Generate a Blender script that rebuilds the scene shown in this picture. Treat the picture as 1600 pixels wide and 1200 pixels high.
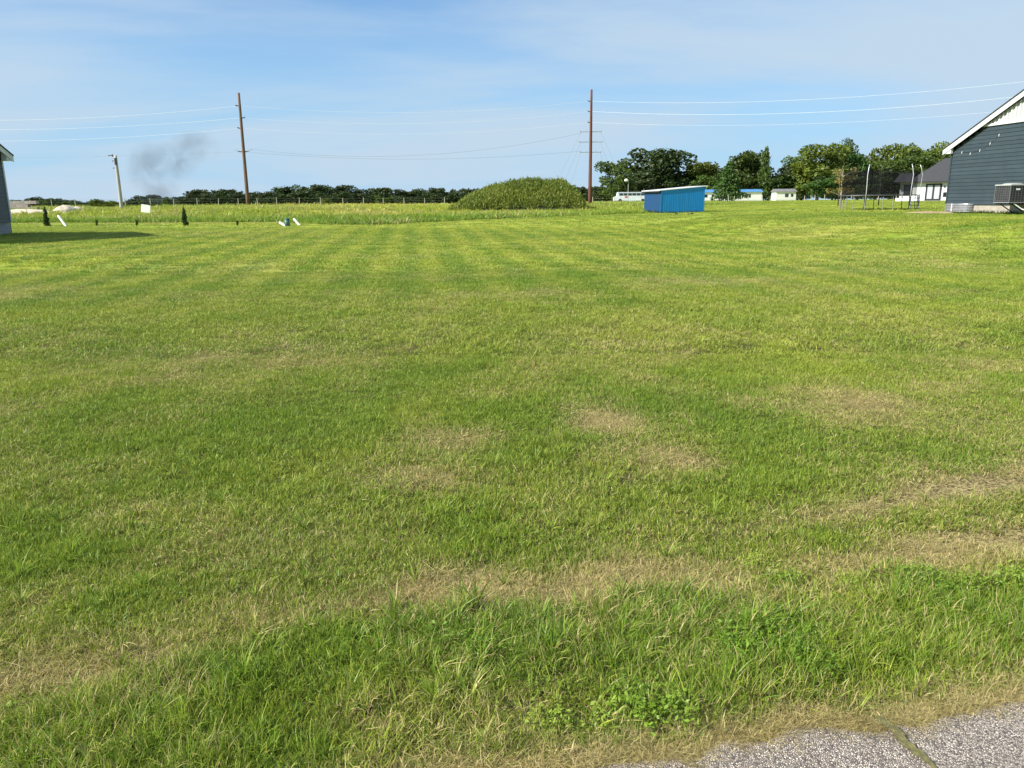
import bpy, bmesh, math, random
import numpy as np
from mathutils import Vector, Matrix

R = math.radians
rnd = random.Random(11)
nr = np.random.RandomState(5)
S = bpy.context.scene
for o in list(bpy.data.objects):
    bpy.data.objects.remove(o)

# ------------------------------------------------------------------ camera
EYE = 1.6
FPX = 1202.0
PITCH = math.atan((600 - 315.5) / FPX)
ROLL = R(0.45)
fw = Vector((0, math.cos(PITCH), -math.sin(PITCH)))
u0 = Vector((0, math.sin(PITCH), math.cos(PITCH)))
x0 = Vector((1, 0, 0))
cr = x0 * math.cos(ROLL) - u0 * math.sin(ROLL)
cu = u0 * math.cos(ROLL) + x0 * math.sin(ROLL)
cam = bpy.data.cameras.new('camera')
camo = bpy.data.objects.new('camera', cam)
S.collection.objects.link(camo)
cam.sensor_width = 36
cam.lens = FPX / 1600 * 36
cam.clip_start = 0.05
cam.clip_end = 20000
mw = Matrix((cr, cu, -fw)).transposed().to_4x4()
mw.translation = Vector((0, 0, EYE))
camo.matrix_world = mw
S.camera = camo

# ------------------------------------------------------------------ light
SUN_H = Vector((-0.925, -0.38, 0)).normalized()      # horizontal direction towards the sun
SUN_EL = R(38)
sv = Vector((SUN_H.x * math.cos(SUN_EL), SUN_H.y * math.cos(SUN_EL), math.sin(SUN_EL)))
sl = bpy.data.lights.new('sun', 'SUN')
sl.energy = 5.0
sl.angle = R(0.55)
sl.color = (1.0, 0.945, 0.86)
so = bpy.data.objects.new('sun', sl)
S.collection.objects.link(so)
so.rotation_euler = sv.to_track_quat('Z', 'Y').to_euler()

W = bpy.data.worlds.new('World')
S.world = W
W.use_nodes = True
nt = W.node_tree
nt.nodes.clear()
out = nt.nodes.new('ShaderNodeOutputWorld')
bg = nt.nodes.new('ShaderNodeBackground')
sky = nt.nodes.new('ShaderNodeTexSky')
sky.sky_type = 'NISHITA'
sky.sun_disc = False
sky.sun_elevation = SUN_EL
sky.sun_rotation = math.atan2(sv.x, sv.y)
sky.air_density = 1.0
sky.dust_density = 0.3
sky.ozone_density = 3.0
bg.inputs['Strength'].default_value = 0.083
# thin high cloud veil laid over the clear sky
tc = nt.nodes.new('ShaderNodeTexCoord')
sep = nt.nodes.new('ShaderNodeSeparateXYZ')
nt.links.new(tc.outputs['Generated'], sep.inputs[0])
def wm(op, a, b=None, clamp=False):
    m = nt.nodes.new('ShaderNodeMath'); m.operation = op; m.use_clamp = clamp
    for i, v in enumerate((a, b)):
        if v is None: continue
        if isinstance(v, (int, float)): m.inputs[i].default_value = v
        else: nt.links.new(v, m.inputs[i])
    return m.outputs[0]
zc = wm('ADD', wm('MAXIMUM', sep.outputs[2], 0.0), 0.16)
px_ = wm('DIVIDE', sep.outputs[0], zc)
py_ = wm('DIVIDE', sep.outputs[1], zc)
cmb = nt.nodes.new('ShaderNodeCombineXYZ')
nt.links.new(px_, cmb.inputs[0]); nt.links.new(py_, cmb.inputs[1])
mp = nt.nodes.new('ShaderNodeMapping')
mp.inputs['Scale'].default_value = (0.34, 0.62, 1)
mp.inputs['Rotation'].default_value = (0, 0, R(28))
mp.inputs['Location'].default_value = (1.575, 0.52, 0)
nt.links.new(cmb.outputs[0], mp.inputs[0])
n1 = nt.nodes.new('ShaderNodeTexNoise')
n1.inputs['Scale'].default_value = 1.0; n1.inputs['Detail'].default_value = 7; n1.inputs['Roughness'].default_value = 0.52
n1.inputs['Distortion'].default_value = 0.35
nt.links.new(mp.outputs[0], n1.inputs['Vector'])
mr = nt.nodes.new('ShaderNodeMapRange'); mr.interpolation_type = 'SMOOTHSTEP'
mr.inputs['From Min'].default_value = 0.36; mr.inputs['From Max'].default_value = 0.58
mr.inputs['To Max'].default_value = 0.95; mr.inputs['To Min'].default_value = 0.05
nt.links.new(n1.outputs['Fac'], mr.inputs['Value'])
mixc = nt.nodes.new('ShaderNodeMix'); mixc.data_type = 'RGBA'
nt.links.new(mr.outputs[0], mixc.inputs['Factor'])
# pale blue air towards the horizon
mh_ = nt.nodes.new('ShaderNodeMapRange'); mh_.interpolation_type = 'SMOOTHSTEP'
mh_.inputs['From Min'].default_value = -0.05; mh_.inputs['From Max'].default_value = 0.33
mh_.inputs['To Min'].default_value = 0.97; mh_.inputs['To Max'].default_value = 0.0
nt.links.new(sep.outputs[2], mh_.inputs['Value'])
mixh = nt.nodes.new('ShaderNodeMix'); mixh.data_type = 'RGBA'
deep = nt.nodes.new('ShaderNodeMix'); deep.data_type = 'RGBA'; deep.blend_type = 'MULTIPLY'
deep.inputs['Factor'].default_value = 1.0; deep.inputs[7].default_value = (0.66, 0.93, 1.15, 1)
nt.links.new(sky.outputs[0], deep.inputs[6])
nt.links.new(mh_.outputs[0], mixh.inputs['Factor']); nt.links.new(deep.outputs[2], mixh.inputs[6])
mixh.inputs[7].default_value = (2.95, 4.75, 6.5, 1)
nt.links.new(mixh.outputs[2], mixc.inputs[6])
mixc.inputs[7].default_value = (4.0, 5.05, 6.1, 1)
nt.links.new(mixc.outputs[2], bg.inputs['Color'])
nt.links.new(bg.outputs[0], out.inputs[0])

S.view_settings.view_transform = 'Standard'
S.view_settings.look = 'None'
S.view_settings.gamma = 1
S.view_settings.use_curve_mapping = False
S.view_settings.exposure = 0.74
S.cycles.volume_step_rate = 1.0
S.cycles.volume_max_steps = 256
S.cycles.max_bounces = 8
S.cycles.transparent_max_bounces = 24

# ------------------------------------------------------------------ helpers
def at(px, py, Y):
    d = cr * ((px - 800) / FPX) + cu * ((600 - py) / FPX) + fw
    t = Y / d.y
    return Vector((d.x * t, Y, EYE + d.z * t))
def mpp(Y):                       # metres per photo pixel at depth Y
    return Y / FPX

# terrain: depth below the eye at surveyed spots (pixel column, row, depth)
CP = [(20, 366, 34), (289, 354, 47), (100, 352, 47), (300, 347.5, 55), (600, 352, 46), (740, 345, 55),
      (900, 338, 62), (1010, 334, 68), (1032, 335, 68), (1100, 330.5, 70), (1345, 331.5, 46), (1430, 323, 52),
      (1477, 333, 39), (1570, 336, 34.5), (1250, 314, 140), (1100, 315.5, 150), (100, 326, 110), (388, 324, 100),
      (700, 323.5, 112), (920, 320, 100), (1410, 315, 108), (1480, 314, 98), (1250, 322, 80),
      (192, 371, 30.5), (800, 395, 24.5), (800, 365, 36), (1200, 385, 26.5), (400, 390, 25.5)]
us, ls, gs = [], [], []
for (a, b, Y) in CP:
    p = at(a, b, Y)
    us.append(p.x / Y); ls.append(math.log(Y)); gs.append(EYE - p.z)
for uu in (-0.8, -0.3, 0.2, 0.7):
    for YY, gg in ((2, 1.6), (5, 1.6), (9, 1.6), (14, 1.59)):
        us.append(uu); ls.append(math.log(YY)); gs.append(gg)
for uu, g1, g2 in ((-0.9, 0.6, 0.7), (-0.5, 0.6, 0.7), (-0.1, 0.62, 0.8), (0.3, 0.2, 0.3), (0.7, 0.15, 0.2)):
    us.append(uu); ls.append(math.log(240)); gs.append(g1)
    us.append(uu); ls.append(math.log(600)); gs.append(g2)
    us.append(uu); ls.append(math.log(1500)); gs.append(1.0)
us = np.array(us); ls = np.array(ls); gs = np.array(gs)
def zg(X, Y):
    X = np.atleast_1d(np.asarray(X, float)); Y = np.atleast_1d(np.asarray(Y, float))
    D = np.maximum(Y, 1.0)
    u = np.clip(X / D, -0.95, 0.95); l = np.log(D)
    w = np.exp(-(((u[:, None] - us) / 0.17) ** 2 + ((l[:, None] - ls) / 0.20) ** 2)) + \
        1e-4 * np.exp(-(((u[:, None] - us) / 0.6) ** 2 + ((l[:, None] - ls) / 0.6) ** 2)) + 1e-12
    g = (w * gs).sum(1) / w.sum(1)
    f = np.clip((D - 10) / 8, 0, 1); f = f * f * (3 - 2 * f)
    g = 1.6 + (g - 1.6) * f
    return EYE - g
def z1(X, Y): return float(zg(X, Y)[0])
def gp(px, Y):                    # ground point seen in pixel column px at depth Y
    X = (px - 800) / FPX * Y
    for _ in range(6):
        z = z1(X, Y)
        v = Vector((X, Y, z - EYE))
        sx = 800 + FPX * v.dot(cr) / v.dot(fw)
        X += (px - sx) / FPX * v.dot(fw)
    return Vector((X, Y, z1(X, Y)))
def flat(px, py):                 # a spot on the flat lawn near the road
    d = cr * ((px - 800) / FPX) + cu * ((600 - py) / FPX) + fw
    t = -EYE / d.z
    return d.x * t, d.y * t

# value noise in numpy
_T = nr.rand(256, 256)
def vn(x, y, s, seed=0):
    x = np.asarray(x) * s + seed * 17.3; y = np.asarray(y) * s + seed * 9.7
    xi = np.floor(x).astype(int); yi = np.floor(y).astype(int)
    fx = x - xi; fy = y - yi
    fx = fx * fx * (3 - 2 * fx); fy = fy * fy * (3 - 2 * fy)
    a = _T[xi % 256, yi % 256]; b = _T[(xi + 1) % 256, yi % 256]
    c = _T[xi % 256, (yi + 1) % 256]; d = _T[(xi + 1) % 256, (yi + 1) % 256]
    return (a * (1 - fx) + b * fx) * (1 - fy) + (c * (1 - fx) + d * fx) * fy
def fbm(x, y, s, seed=0, n=4):
    t = 0; a = 1; k = 0
    for i in range(n):
        t = t + a * vn(x, y, s * 2 ** i, seed + i); k += a; a *= 0.55
    return t / k
def sm(a, b, x):
    t = np.clip((x - a) / (b - a), 0, 1)
    return t * t * (3 - 2 * t)

C = S.collection
def tag(o, label=None, cat=None, group=None, kind=None):
    if label: o['label'] = label
    if cat: o['category'] = cat
    if group: o['group'] = group
    if kind: o['kind'] = kind
    return o
def mesh(name, verts, faces, m=None, smooth=False, mi=None):
    me = bpy.data.meshes.new(name)
    me.from_pydata([tuple(v) for v in verts], [], faces)
    if m is not None:
        for k in (m if isinstance(m, (list, tuple)) else [m]): me.materials.append(k)
    if mi is not None: me.polygons.foreach_set('material_index', mi)
    if smooth: me.polygons.foreach_set('use_smooth', [True] * len(me.polygons))
    me.update()
    return me
def link(name, me, parent=None, loc=None, rz=0):
    o = bpy.data.objects.new(name, me)
    C.objects.link(o)
    if parent is not None: o.parent = parent
    if loc is not None: o.location = loc
    if rz: o.rotation_euler.z = rz
    return o
def empty(name, loc, rz=0):
    return link(name, None, None, loc, rz)
def copy_tree(o, parent=None):
    c = o.copy(); C.objects.link(c)
    if parent is not None: c.parent = parent
    for ch in o.children: copy_tree(ch, c)
    return c

class MB:
    def __init__(s): s.v = []; s.f = []
    def poly(s, pts, faces):
        b = len(s.v); s.v += [Vector(p) for p in pts]
        s.f += [tuple(i + b for i in f) for f in faces]; return s
    def box(s, a, b, rot=None, piv=None):
        x0_, y0_, z0_ = a; x1, y1, z1_ = b
        p = [Vector(q) for q in ((x0_, y0_, z0_), (x1, y0_, z0_), (x1, y1, z0_), (x0_, y1, z0_),
                                 (x0_, y0_, z1_), (x1, y0_, z1_), (x1, y1, z1_), (x0_, y1, z1_))]
        if rot is not None:
            pv = Vector(piv) if piv is not None else (p[0] + p[6]) / 2
            p = [rot @ (q - pv) + pv for q in p]
        return s.poly(p, [(0, 3, 2, 1), (4, 5, 6, 7), (0, 1, 5, 4), (1, 2, 6, 5), (2, 3, 7, 6), (3, 0, 4, 7)])
    def prism(s, pts, axis, a, b):          # polygon in the plane across 'axis', extruded a..b
        n = len(pts); P = []
        for t in (a, b):
            for (p, q) in pts:
                P.append({'x': (t, p, q), 'y': (p, t, q), 'z': (p, q, t)}[axis])
        fs = [tuple(range(n)), tuple(range(2 * n - 1, n - 1, -1))]
        fs += [(i, i + n, (i + 1) % n + n, (i + 1) % n) for i in range(n)]
        return s.poly(P, fs)
    def tube(s, pts, rads, n=8, cap=True):
        pts = [Vector(p) for p in pts]
        if not isinstance(rads, (list, tuple)): rads = [rads] * len(pts)
        b = len(s.v); ref = None
        for i, p in enumerate(pts):
            d = (pts[min(i + 1, len(pts) - 1)] - pts[max(i - 1, 0)]).normalized()
            if ref is None:
                ref = d.orthogonal().normalized()
            ref = (ref - d * ref.dot(d)).normalized()
            q = d.cross(ref)
            for k in range(n):
                a = 2 * math.pi * k / n
                s.v.append(p + (ref * math.cos(a) + q * math.sin(a)) * rads[i])
        for i in range(len(pts) - 1):
            for k in range(n):
                s.f.append((b + i * n + k, b + i * n + (k + 1) % n, b + (i + 1) * n + (k + 1) % n, b + (i + 1) * n + k))
        if cap:
            s.f.append(tuple(b + k for k in range(n))[::-1])
            s.f.append(tuple(b + (len(pts) - 1) * n + k for k in range(n)))
        return s
    def mesh(s, name, m, smooth=False): return mesh(name, s.v, s.f, m, smooth)
    def build(s, name, m, parent=None, loc=None, smooth=False, rz=0):
        return link(name, s.mesh(name, m, smooth), parent, loc, rz)

# ------------------------------------------------------------------ materials
def newmat(name):
    m = bpy.data.materials.new(name); m.use_nodes = True
    n = m.node_tree; n.nodes.clear()
    o = n.nodes.new('ShaderNodeOutputMaterial')
    return m, n, o
def add(n, t, **kw):
    x = n.nodes.new(t)
    for k, v in kw.items(): setattr(x, k, v)
    return x
def mixrgb(n, f, a, b):
    x = add(n, 'ShaderNodeMix', data_type='RGBA')
    for i, v in ((0, f), (6, a), (7, b)):
        if isinstance(v, (int, float)): x.inputs[i].default_value = v
        elif isinstance(v, tuple): x.inputs[i].default_value = (*v, 1) if len(v) == 3 else v
        else: n.links.new(v, x.inputs[i])
    return x.outputs[2]
def nmath(n, op, a, b=None, clamp=False):
    m = add(n, 'ShaderNodeMath', operation=op); m.use_clamp = clamp
    for i, v in enumerate((a, b)):
        if v is None: continue
        if isinstance(v, (int, float)): m.inputs[i].default_value = v
        else: n.links.new(v, m.inputs[i])
    return m.outputs[0]
def noise(n, scale, detail=4, rough=0.55, coord='Object', vscale=None):
    tc = add(n, 'ShaderNodeTexCoord'); t = add(n, 'ShaderNodeTexNoise')
    src = tc.outputs[coord] if coord != 'World' else add(n, 'ShaderNodeNewGeometry').outputs['Position']
    if vscale:
        mp = add(n, 'ShaderNodeMapping'); mp.inputs['Scale'].default_value = vscale
        n.links.new(src, mp.inputs[0]); src = mp.outputs[0]
    n.links.new(src, t.inputs['Vector'])
    t.inputs['Scale'].default_value = scale; t.inputs['Detail'].default_value = detail
    t.inputs['Roughness'].default_value = rough
    return t.outputs['Fac']
def ramp(n, src, lo, hi, a=0.0, b=1.0):
    x = add(n, 'ShaderNodeMapRange', interpolation_type='SMOOTHSTEP')
    x.inputs['From Min'].default_value = lo; x.inputs['From Max'].default_value = hi
    x.inputs['To Min'].default_value = a; x.inputs['To Max'].default_value = b
    n.links.new(src, x.inputs['Value'])
    return x.outputs[0]
def solid(name, c1, c2=None, scale=3, rough=0.6, metal=0.0, bump=0.0, bscale=30, vscale=None, detail=5, spec=0.5, objr=0.0):
    m, n, o = newmat(name)
    p = add(n, 'ShaderNodeBsdfPrincipled')
    p.inputs['Roughness'].default_value = rough; p.inputs['Metallic'].default_value = metal
    p.inputs['Specular IOR Level'].default_value = spec
    if c2 is None: c2 = tuple(v * 0.78 for v in c1)
    f = noise(n, scale, detail, 0.6, vscale=vscale)
    col = mixrgb(n, ramp(n, f, 0.3, 0.7), c1, c2)
    if objr:
        hs = add(n, 'ShaderNodeHueSaturation'); oi = add(n, 'ShaderNodeObjectInfo')
        n.links.new(nmath(n, 'ADD', nmath(n, 'MULTIPLY', oi.outputs['Random'], objr), 1 - objr / 2), hs.inputs['Value'])
        n.links.new(col, hs.inputs['Color']); col = hs.outputs[0]
    n.links.new(col, p.inputs['Base Color'])
    if bump:
        b = add(n, 'ShaderNodeBump'); b.inputs['Strength'].default_value = bump; b.inputs['Distance'].default_value = 0.02
        n.links.new(noise(n, bscale, 4, vscale=vscale), b.inputs['Height']); n.links.new(b.outputs[0], p.inputs['Normal'])
    n.links.new(p.outputs[0], o.inputs[0])
    return m
def leafmat(name, c1, c2, c3, scale=0.25, trans=0.3, objrand=True):
    m, n, o = newmat(name)
    f = ramp(n, noise(n, scale, 3, 0.6, 'World'), 0.35, 0.65)
    f2 = ramp(n, noise(n, scale * 9, 3, 0.7, 'World'), 0.35, 0.7)
    col = mixrgb(n, f, c1, c2)
    col = mixrgb(n, nmath(n, 'MULTIPLY', f2, 0.7), col, c3)
    if objrand:
        oi = add(n, 'ShaderNodeObjectInfo')
        hs = add(n, 'ShaderNodeHueSaturation')
        n.links.new(nmath(n, 'ADD', nmath(n, 'MULTIPLY', oi.outputs['Random'], 0.4), 0.85), hs.inputs['Value'])
        n.links.new(nmath(n, 'ADD', nmath(n, 'MULTIPLY', oi.outputs['Random'], 0.022), 0.487), hs.inputs['Hue'])
        n.links.new(col, hs.inputs['Color']); col = hs.outputs[0]
    d = add(n, 'ShaderNodeBsdfDiffuse'); t = add(n, 'ShaderNodeBsdfTranslucent')
    g = add(n, 'ShaderNodeBsdfGlossy'); g.inputs['Roughness'].default_value = 0.55
    mx = add(n, 'ShaderNodeMixShader'); mx.inputs[0].default_value = trans
    mg = add(n, 'ShaderNodeMixShader'); mg.inputs[0].default_value = 0.025
    n.links.new(col, d.inputs[0]); n.links.new(col, t.inputs[0])
    g.inputs[0].default_value = (0.8, 0.8, 0.8, 1)
    n.links.new(d.outputs[0], mx.inputs[1]); n.links.new(t.outputs[0], mx.inputs[2])
    n.links.new(mx.outputs[0], mg.inputs[1]); n.links.new(g.outputs[0], mg.inputs[2])
    n.links.new(mg.outputs[0], o.inputs[0])
    return m

GREEN = (0.185, 0.300, 0.022)
VIVID = (0.150, 0.265, 0.022)
YELLOW = (0.410, 0.455, 0.060)
STRAW = (0.64, 0.53, 0.24)
SOIL = (0.085, 0.062, 0.030)

def blade_material(name, field=False):
    m, n, o = newmat(name)
    st = add(n, 'ShaderNodeAttribute', attribute_name='straw', attribute_type='INSTANCER').outputs['Fac']
    ye = add(n, 'ShaderNodeAttribute', attribute_name='yellow', attribute_type='INSTANCER').outputs['Fac']
    rr = add(n, 'ShaderNodeAttribute', attribute_name='rv', attribute_type='INSTANCER').outputs['Fac']
    bt = add(n, 'ShaderNodeAttribute', attribute_name='tint').outputs['Fac']
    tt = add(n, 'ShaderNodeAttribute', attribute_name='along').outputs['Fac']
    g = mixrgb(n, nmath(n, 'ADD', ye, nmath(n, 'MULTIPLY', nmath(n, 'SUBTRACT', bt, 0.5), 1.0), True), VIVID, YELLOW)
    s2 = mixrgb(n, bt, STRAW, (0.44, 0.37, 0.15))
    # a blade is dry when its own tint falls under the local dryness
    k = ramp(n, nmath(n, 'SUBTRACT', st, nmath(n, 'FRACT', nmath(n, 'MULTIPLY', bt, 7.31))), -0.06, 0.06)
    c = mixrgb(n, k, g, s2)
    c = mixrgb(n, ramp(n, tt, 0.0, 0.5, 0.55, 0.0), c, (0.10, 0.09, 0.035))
    hs = add(n, 'ShaderNodeHueSaturation')
    n.links.new(nmath(n, 'ADD', nmath(n, 'MULTIPLY', rr, 0.35), 0.82), hs.inputs['Value'])
    n.links.new(c, hs.inputs['Color'])
    d = add(n, 'ShaderNodeBsdfPrincipled'); d.inputs['Roughness'].default_value = 0.5
    d.inputs['Specular IOR Level'].default_value = 0.35
    t = add(n, 'ShaderNodeBsdfTranslucent')
    n.links.new(hs.outputs[0], d.inputs['Base Color']); n.links.new(hs.outputs[0], t.inputs[0])
    mx = add(n, 'ShaderNodeMixShader'); mx.inputs[0].default_value = 0.34
    n.links.new(d.outputs[0], mx.inputs[1]); n.links.new(t.outputs[0], mx.inputs[2])
    n.links.new(mx.outputs[0], o.inputs[0])
    return m
M_blade = blade_material('grass blade')

def ground_material():
    m, n, o = newmat('lawn ground')
    st = add(n, 'ShaderNodeAttribute', attribute_name='straw').outputs['Fac']
    ye = add(n, 'ShaderNodeAttribute', attribute_name='yellow').outputs['Fac']
    fd = add(n, 'ShaderNodeAttribute', attribute_name='near').outputs['Fac']
    fine = noise(n, 60, 4, 0.7, 'World')
    mid = noise(n, 2.2, 5, 0.65, 'World', (0.6, 1.0, 1))
    big = noise(n, 0.22, 5, 0.62, 'World', (0.5, 1.3, 1))
    yy = nmath(n, 'ADD', ye, nmath(n, 'ADD', nmath(n, 'MULTIPLY', nmath(n, 'SUBTRACT', mid, 0.5), 1.2),
                                  nmath(n, 'MULTIPLY', nmath(n, 'SUBTRACT', big, 0.5), 0.9)), True)
    far = mixrgb(n, yy, tuple(v * 0.86 for v in GREEN), tuple(v * 0.80 for v in YELLOW))
    far = mixrgb(n, nmath(n, 'MULTIPLY', st, 0.75), far, tuple(v * 0.8 for v in STRAW))
    near = mixrgb(n, ramp(n, fine, 0.4, 0.62), SOIL, (0.40, 0.33, 0.15))
    near = mixrgb(n, nmath(n, 'MULTIPLY', nmath(n, 'SUBTRACT', 1.0, st), 0.8), near, (0.035, 0.042, 0.012))
    c = mixrgb(n, fd, far, near)
    p = add(n, 'ShaderNodeBsdfPrincipled'); p.inputs['Roughness'].default_value = 0.95
    p.inputs['Specular IOR Level'].default_value = 0.1
    n.links.new(c, p.inputs['Base Color'])
    b = add(n, 'ShaderNodeBump'); b.inputs['Strength'].default_value = 0.8; b.inputs['Distance'].default_value = 0.03
    n.links.new(noise(n, 14, 5, 0.75, 'World'), b.inputs['Height'])
    n.links.new(b.outputs[0], p.inputs['Normal'])
    n.links.new(p.outputs[0], o.inputs[0])
    return m
M_ground = ground_material()

# ------------------------------------------------------------------ lawn tone maps (world space)
def curve(pts):
    w = sorted(flat(a, b) for a, b in pts)
    xs = np.array([p[0] for p in w]); ys = np.array([p[1] for p in w])
    return lambda X: np.interp(X, xs, ys)
bandA = curve([(-200, 1110), (130, 1050), (300, 1010), (430, 985), (560, 960), (700, 932), (820, 915), (1100, 905), (1300, 895), (1450, 872), (1600, 845), (1900, 800)])
bandA2 = curve([(900, 980), (1100, 960), (1290, 935), (1420, 915), (1600, 905), (1800, 880)])
bandB = curve([(1050, 850), (1180, 822), (1300, 800), (1450, 765), (1600, 742), (1900, 700)])
EDGE_P = [flat(880, 1200), flat(1600, 1095)]
es = (EDGE_P[1][1] - EDGE_P[0][1]) / (EDGE_P[1][0] - EDGE_P[0][0])
def edgeY(X):
    X = np.asarray(X)
    return EDGE_P[0][1] + es * (X - EDGE_P[0][0]) + 0.05 * (fbm(X, X * 0 + 3, 2.2, 3) - 0.5) + 0.10 * (fbm(X, X * 0 + 9, 9.0, 4, 2) - 0.5) - 0.02
patches = [(690, 690, 90, 28, .6), (640, 752, 110, 24, .65), (945, 660, 70, 40, .75), (1060, 722, 90, 26, .7), (1540, 760, 90, 16, .8),
           (1350, 640, 110, 25, .45), (730, 905, 60, 22, .8), (680, 482, 60, 12, .5), (270, 1085, 40, 22, .9), (560, 620, 60, 20, .3),
           (60, 455, 110, 16, .55), (1130, 440, 120, 8, .6), (860, 460, 70, 8, .5), (1250, 375, 120, 5, .45), (330, 378, 170, 6, .45),
           (1530, 500, 120, 14, .3), (560, 1130, 60, 30, .5), (1480, 415, 120, 6, .4), (430, 860, 200, 40, .25), (200, 800, 160, 40, .15)]
FB_PX = [-400, 0, 430, 520, 600, 740, 900, 1010, 1090, 1200, 1300, 1600]
FB_Y = [56, 56, 54.5, 48, 46.5, 55.5, 62, 69, 92, 110, 125, 150]
FB_U = [(a - 800) / 1235.0 for a in FB_PX]
def lawn(X, Y):
    dist = np.hypot(X, Y)
    n1_ = fbm(X, Y, 0.55, 1); n2_ = fbm(X, Y, 2.3, 2); n3_ = fbm(X, Y * 1.6, 0.12, 3)
    straw = 0.02 + 0.85 * (n1_ - 0.5) + 0.8 * (n2_ - 0.5)
    ya = bandA(X); ya = ya + 0.36 * (fbm(X, X * 0 + 5, 1.5, 6) - 0.5)
    gate = 0.55 + 0.9 * fbm(X, Y, 1.9, 21, 2)
    straw = straw + 1.15 * np.exp(-((Y - ya) / (0.075 + 0.14 * n2_)) ** 2) * np.clip(2.2 * gate - 1.75, 0, 1) * (0.45 + 0.55 * sm(-1.1, -0.2, X)) + 0.18 * np.exp(-((Y - ya - .05) / 0.28) ** 2)
    yb = bandB(X) + 0.25 * (fbm(X, X * 0 + 2, 1.1, 8) - 0.5)
    straw = straw + 0.75 * np.exp(-((Y - yb) / (0.09 + 0.1 * n1_)) ** 2) * sm(0.5, 1.4, X) * (gate - 0.2)
    straw = straw + 0.45 * np.exp(-((Y - bandA2(X)) / 0.12) ** 2) * sm(0.3, 1.1, X) * (gate - 0.4)
    for (a, b, rx, ry, s_) in patches:
        cx, cy = flat(a, b); _, cy2 = flat(a, b - ry); cx2, _ = flat(a + rx, b)
        dx = (X - cx) / max(abs(cx2 - cx), .05); dy = (Y - cy) / max(abs(cy2 - cy), .05)
        straw = straw + s_ * np.exp(-(dx * dx + dy * dy) * (0.7 + 1.2 * n2_)) * (0.6 + 0.8 * n2_)
    # longer, greener strip between the dry track and the road
    e = edgeY(X)
    tall = sm(0.0, 0.30, ya - 0.02 - Y) * sm(0.10, 0.34, Y - e + 0.10 * n2_) * np.clip(2.6 * fbm(X, Y, 2.6, 12) - 0.75, 0, 1.1)
    fade = 1 - sm(0, 1, np.abs(Y - e) * 0 + np.clip((X * X) / 900, 0, 1))
    straw = np.minimum(straw, 0.80) * (1 - 0.5 * np.clip(tall, 0, 1)) + 0.09 + 0.07 * np.clip(tall, 0, 1)
    straw = straw + 1.0 * np.exp(-((Y - e) / 0.10) ** 2)
    straw = np.where(dist > 9, np.clip(straw, 0, 1) * (0.62 - 0.30 * sm(12, 45, dist)), straw)
    yel = 0.48 + 0.8 * (n3_ - 0.5) + 0.7 * (fbm(X, Y, 0.8, 9) - 0.5) + 0.5 * (n2_ - 0.5)
    # mowing passes
    ca = math.cos(R(6.7)); sa = math.sin(R(6.7))
    across = X * ca + Y * sa; along_ = -X * sa + Y * ca
    st_ = np.sin(across * 2 * math.pi / 1.25 + 1.6 * (fbm(X, Y, 0.07, 14) - 0.5))
    yel = yel + 0.34 * st_ * sm(9, 20, dist) * (1 - sm(4, 16, X))
    st2 = fbm(X * 0.10, along_ * 1.0, 0.55, 16, 3) - 0.5
    yel = yel + 0.9 * st2 * sm(10, 22, dist)
    yel = yel + 0.12 * sm(20, 60, dist)
    yel = yel - 0.30 * np.clip(tall, 0, 1) - 0.16 * (1 - sm(3, 9, dist))
    # thin green shade of weeds at the houses
    w = np.exp(-(((X - 19) / 6.5) ** 2 + ((Y - 36) / 4.5) ** 2))
    yel = yel - 0.5 * w
    fb = np.interp(X / np.maximum(Y, 1), FB_U, FB_Y)
    straw = straw + 0.5 * np.exp(-((Y - fb + 1.6) / 1.0) ** 2) * (1 - sm(-0.30, -0.22, X / np.maximum(Y, 1))) * (dist > 20)
    return np.clip(straw, 0, 1), np.clip(yel, 0, 1), np.clip(tall, 0, 1)
def fieldY(X, Y): return np.interp(X / np.maximum(Y, 1), FB_U, FB_Y)

# ------------------------------------------------------------------ ground sheet
rr_ = [0.0] + list(np.geomspace(0.5, 12, 190)) + list(np.geomspace(12.15, 1800, 230)) + [2600, 4500]
th = list(np.radians(np.linspace(-42, 42, 300))) + list(np.radians(np.linspace(45, 315, 60)))
RR, TT = np.meshgrid(np.array(rr_), np.array(th), indexing='ij')
GX = (RR * np.sin(TT)).ravel(); GY = (RR * np.cos(TT)).ravel()
near_amp = 0.018 * (fbm(GX, GY, 3.2, 31) - 0.5) * 2 + 0.05 * (fbm(GX, GY, 0.5, 32) - 0.5)
mask_e = sm(0.03, 0.4, GY - edgeY(GX))
GZ = zg(GX, GY) + near_amp * mask_e * (1 - sm(12, 30, np.hypot(GX, GY)))
GZ = GZ - 0.03 * (1 - sm(0, 0.05, GY - edgeY(GX) + 0.05)) * (np.abs(GX) < 80)
nt_ = len(th); nrg = len(rr_)
ii = np.arange((nrg - 1) * nt_).reshape(nrg - 1, nt_)
jn = np.roll(ii, -1, axis=1)
faces = np.stack([ii, ii + nt_, jn + nt_, jn], -1).reshape(-1, 4)
gme = bpy.data.meshes.new('lawn')
gme.from_pydata(np.stack([GX, GY, GZ], 1).tolist(), [], faces.tolist())
st_a, ye_a, ta_a = lawn(GX, GY)
fy = fieldY(GX, GY)
infield = sm(-0.5, 1.5, GY - fy)
ye_a = np.clip(ye_a + infield * 0.15, 0, 1)
for nm, arr in (('straw', st_a), ('yellow', ye_a), ('near', 1 - sm(6, 26, np.hypot(GX, GY)))):
    a = gme.attributes.new(nm, 'FLOAT', 'POINT'); a.data.foreach_set('value', arr.astype(np.float32))
gme.polygons.foreach_set('use_smooth', [True] * len(gme.polygons))
gme.materials.append(M_ground)
tag(link('ground', gme), kind='structure')

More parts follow.
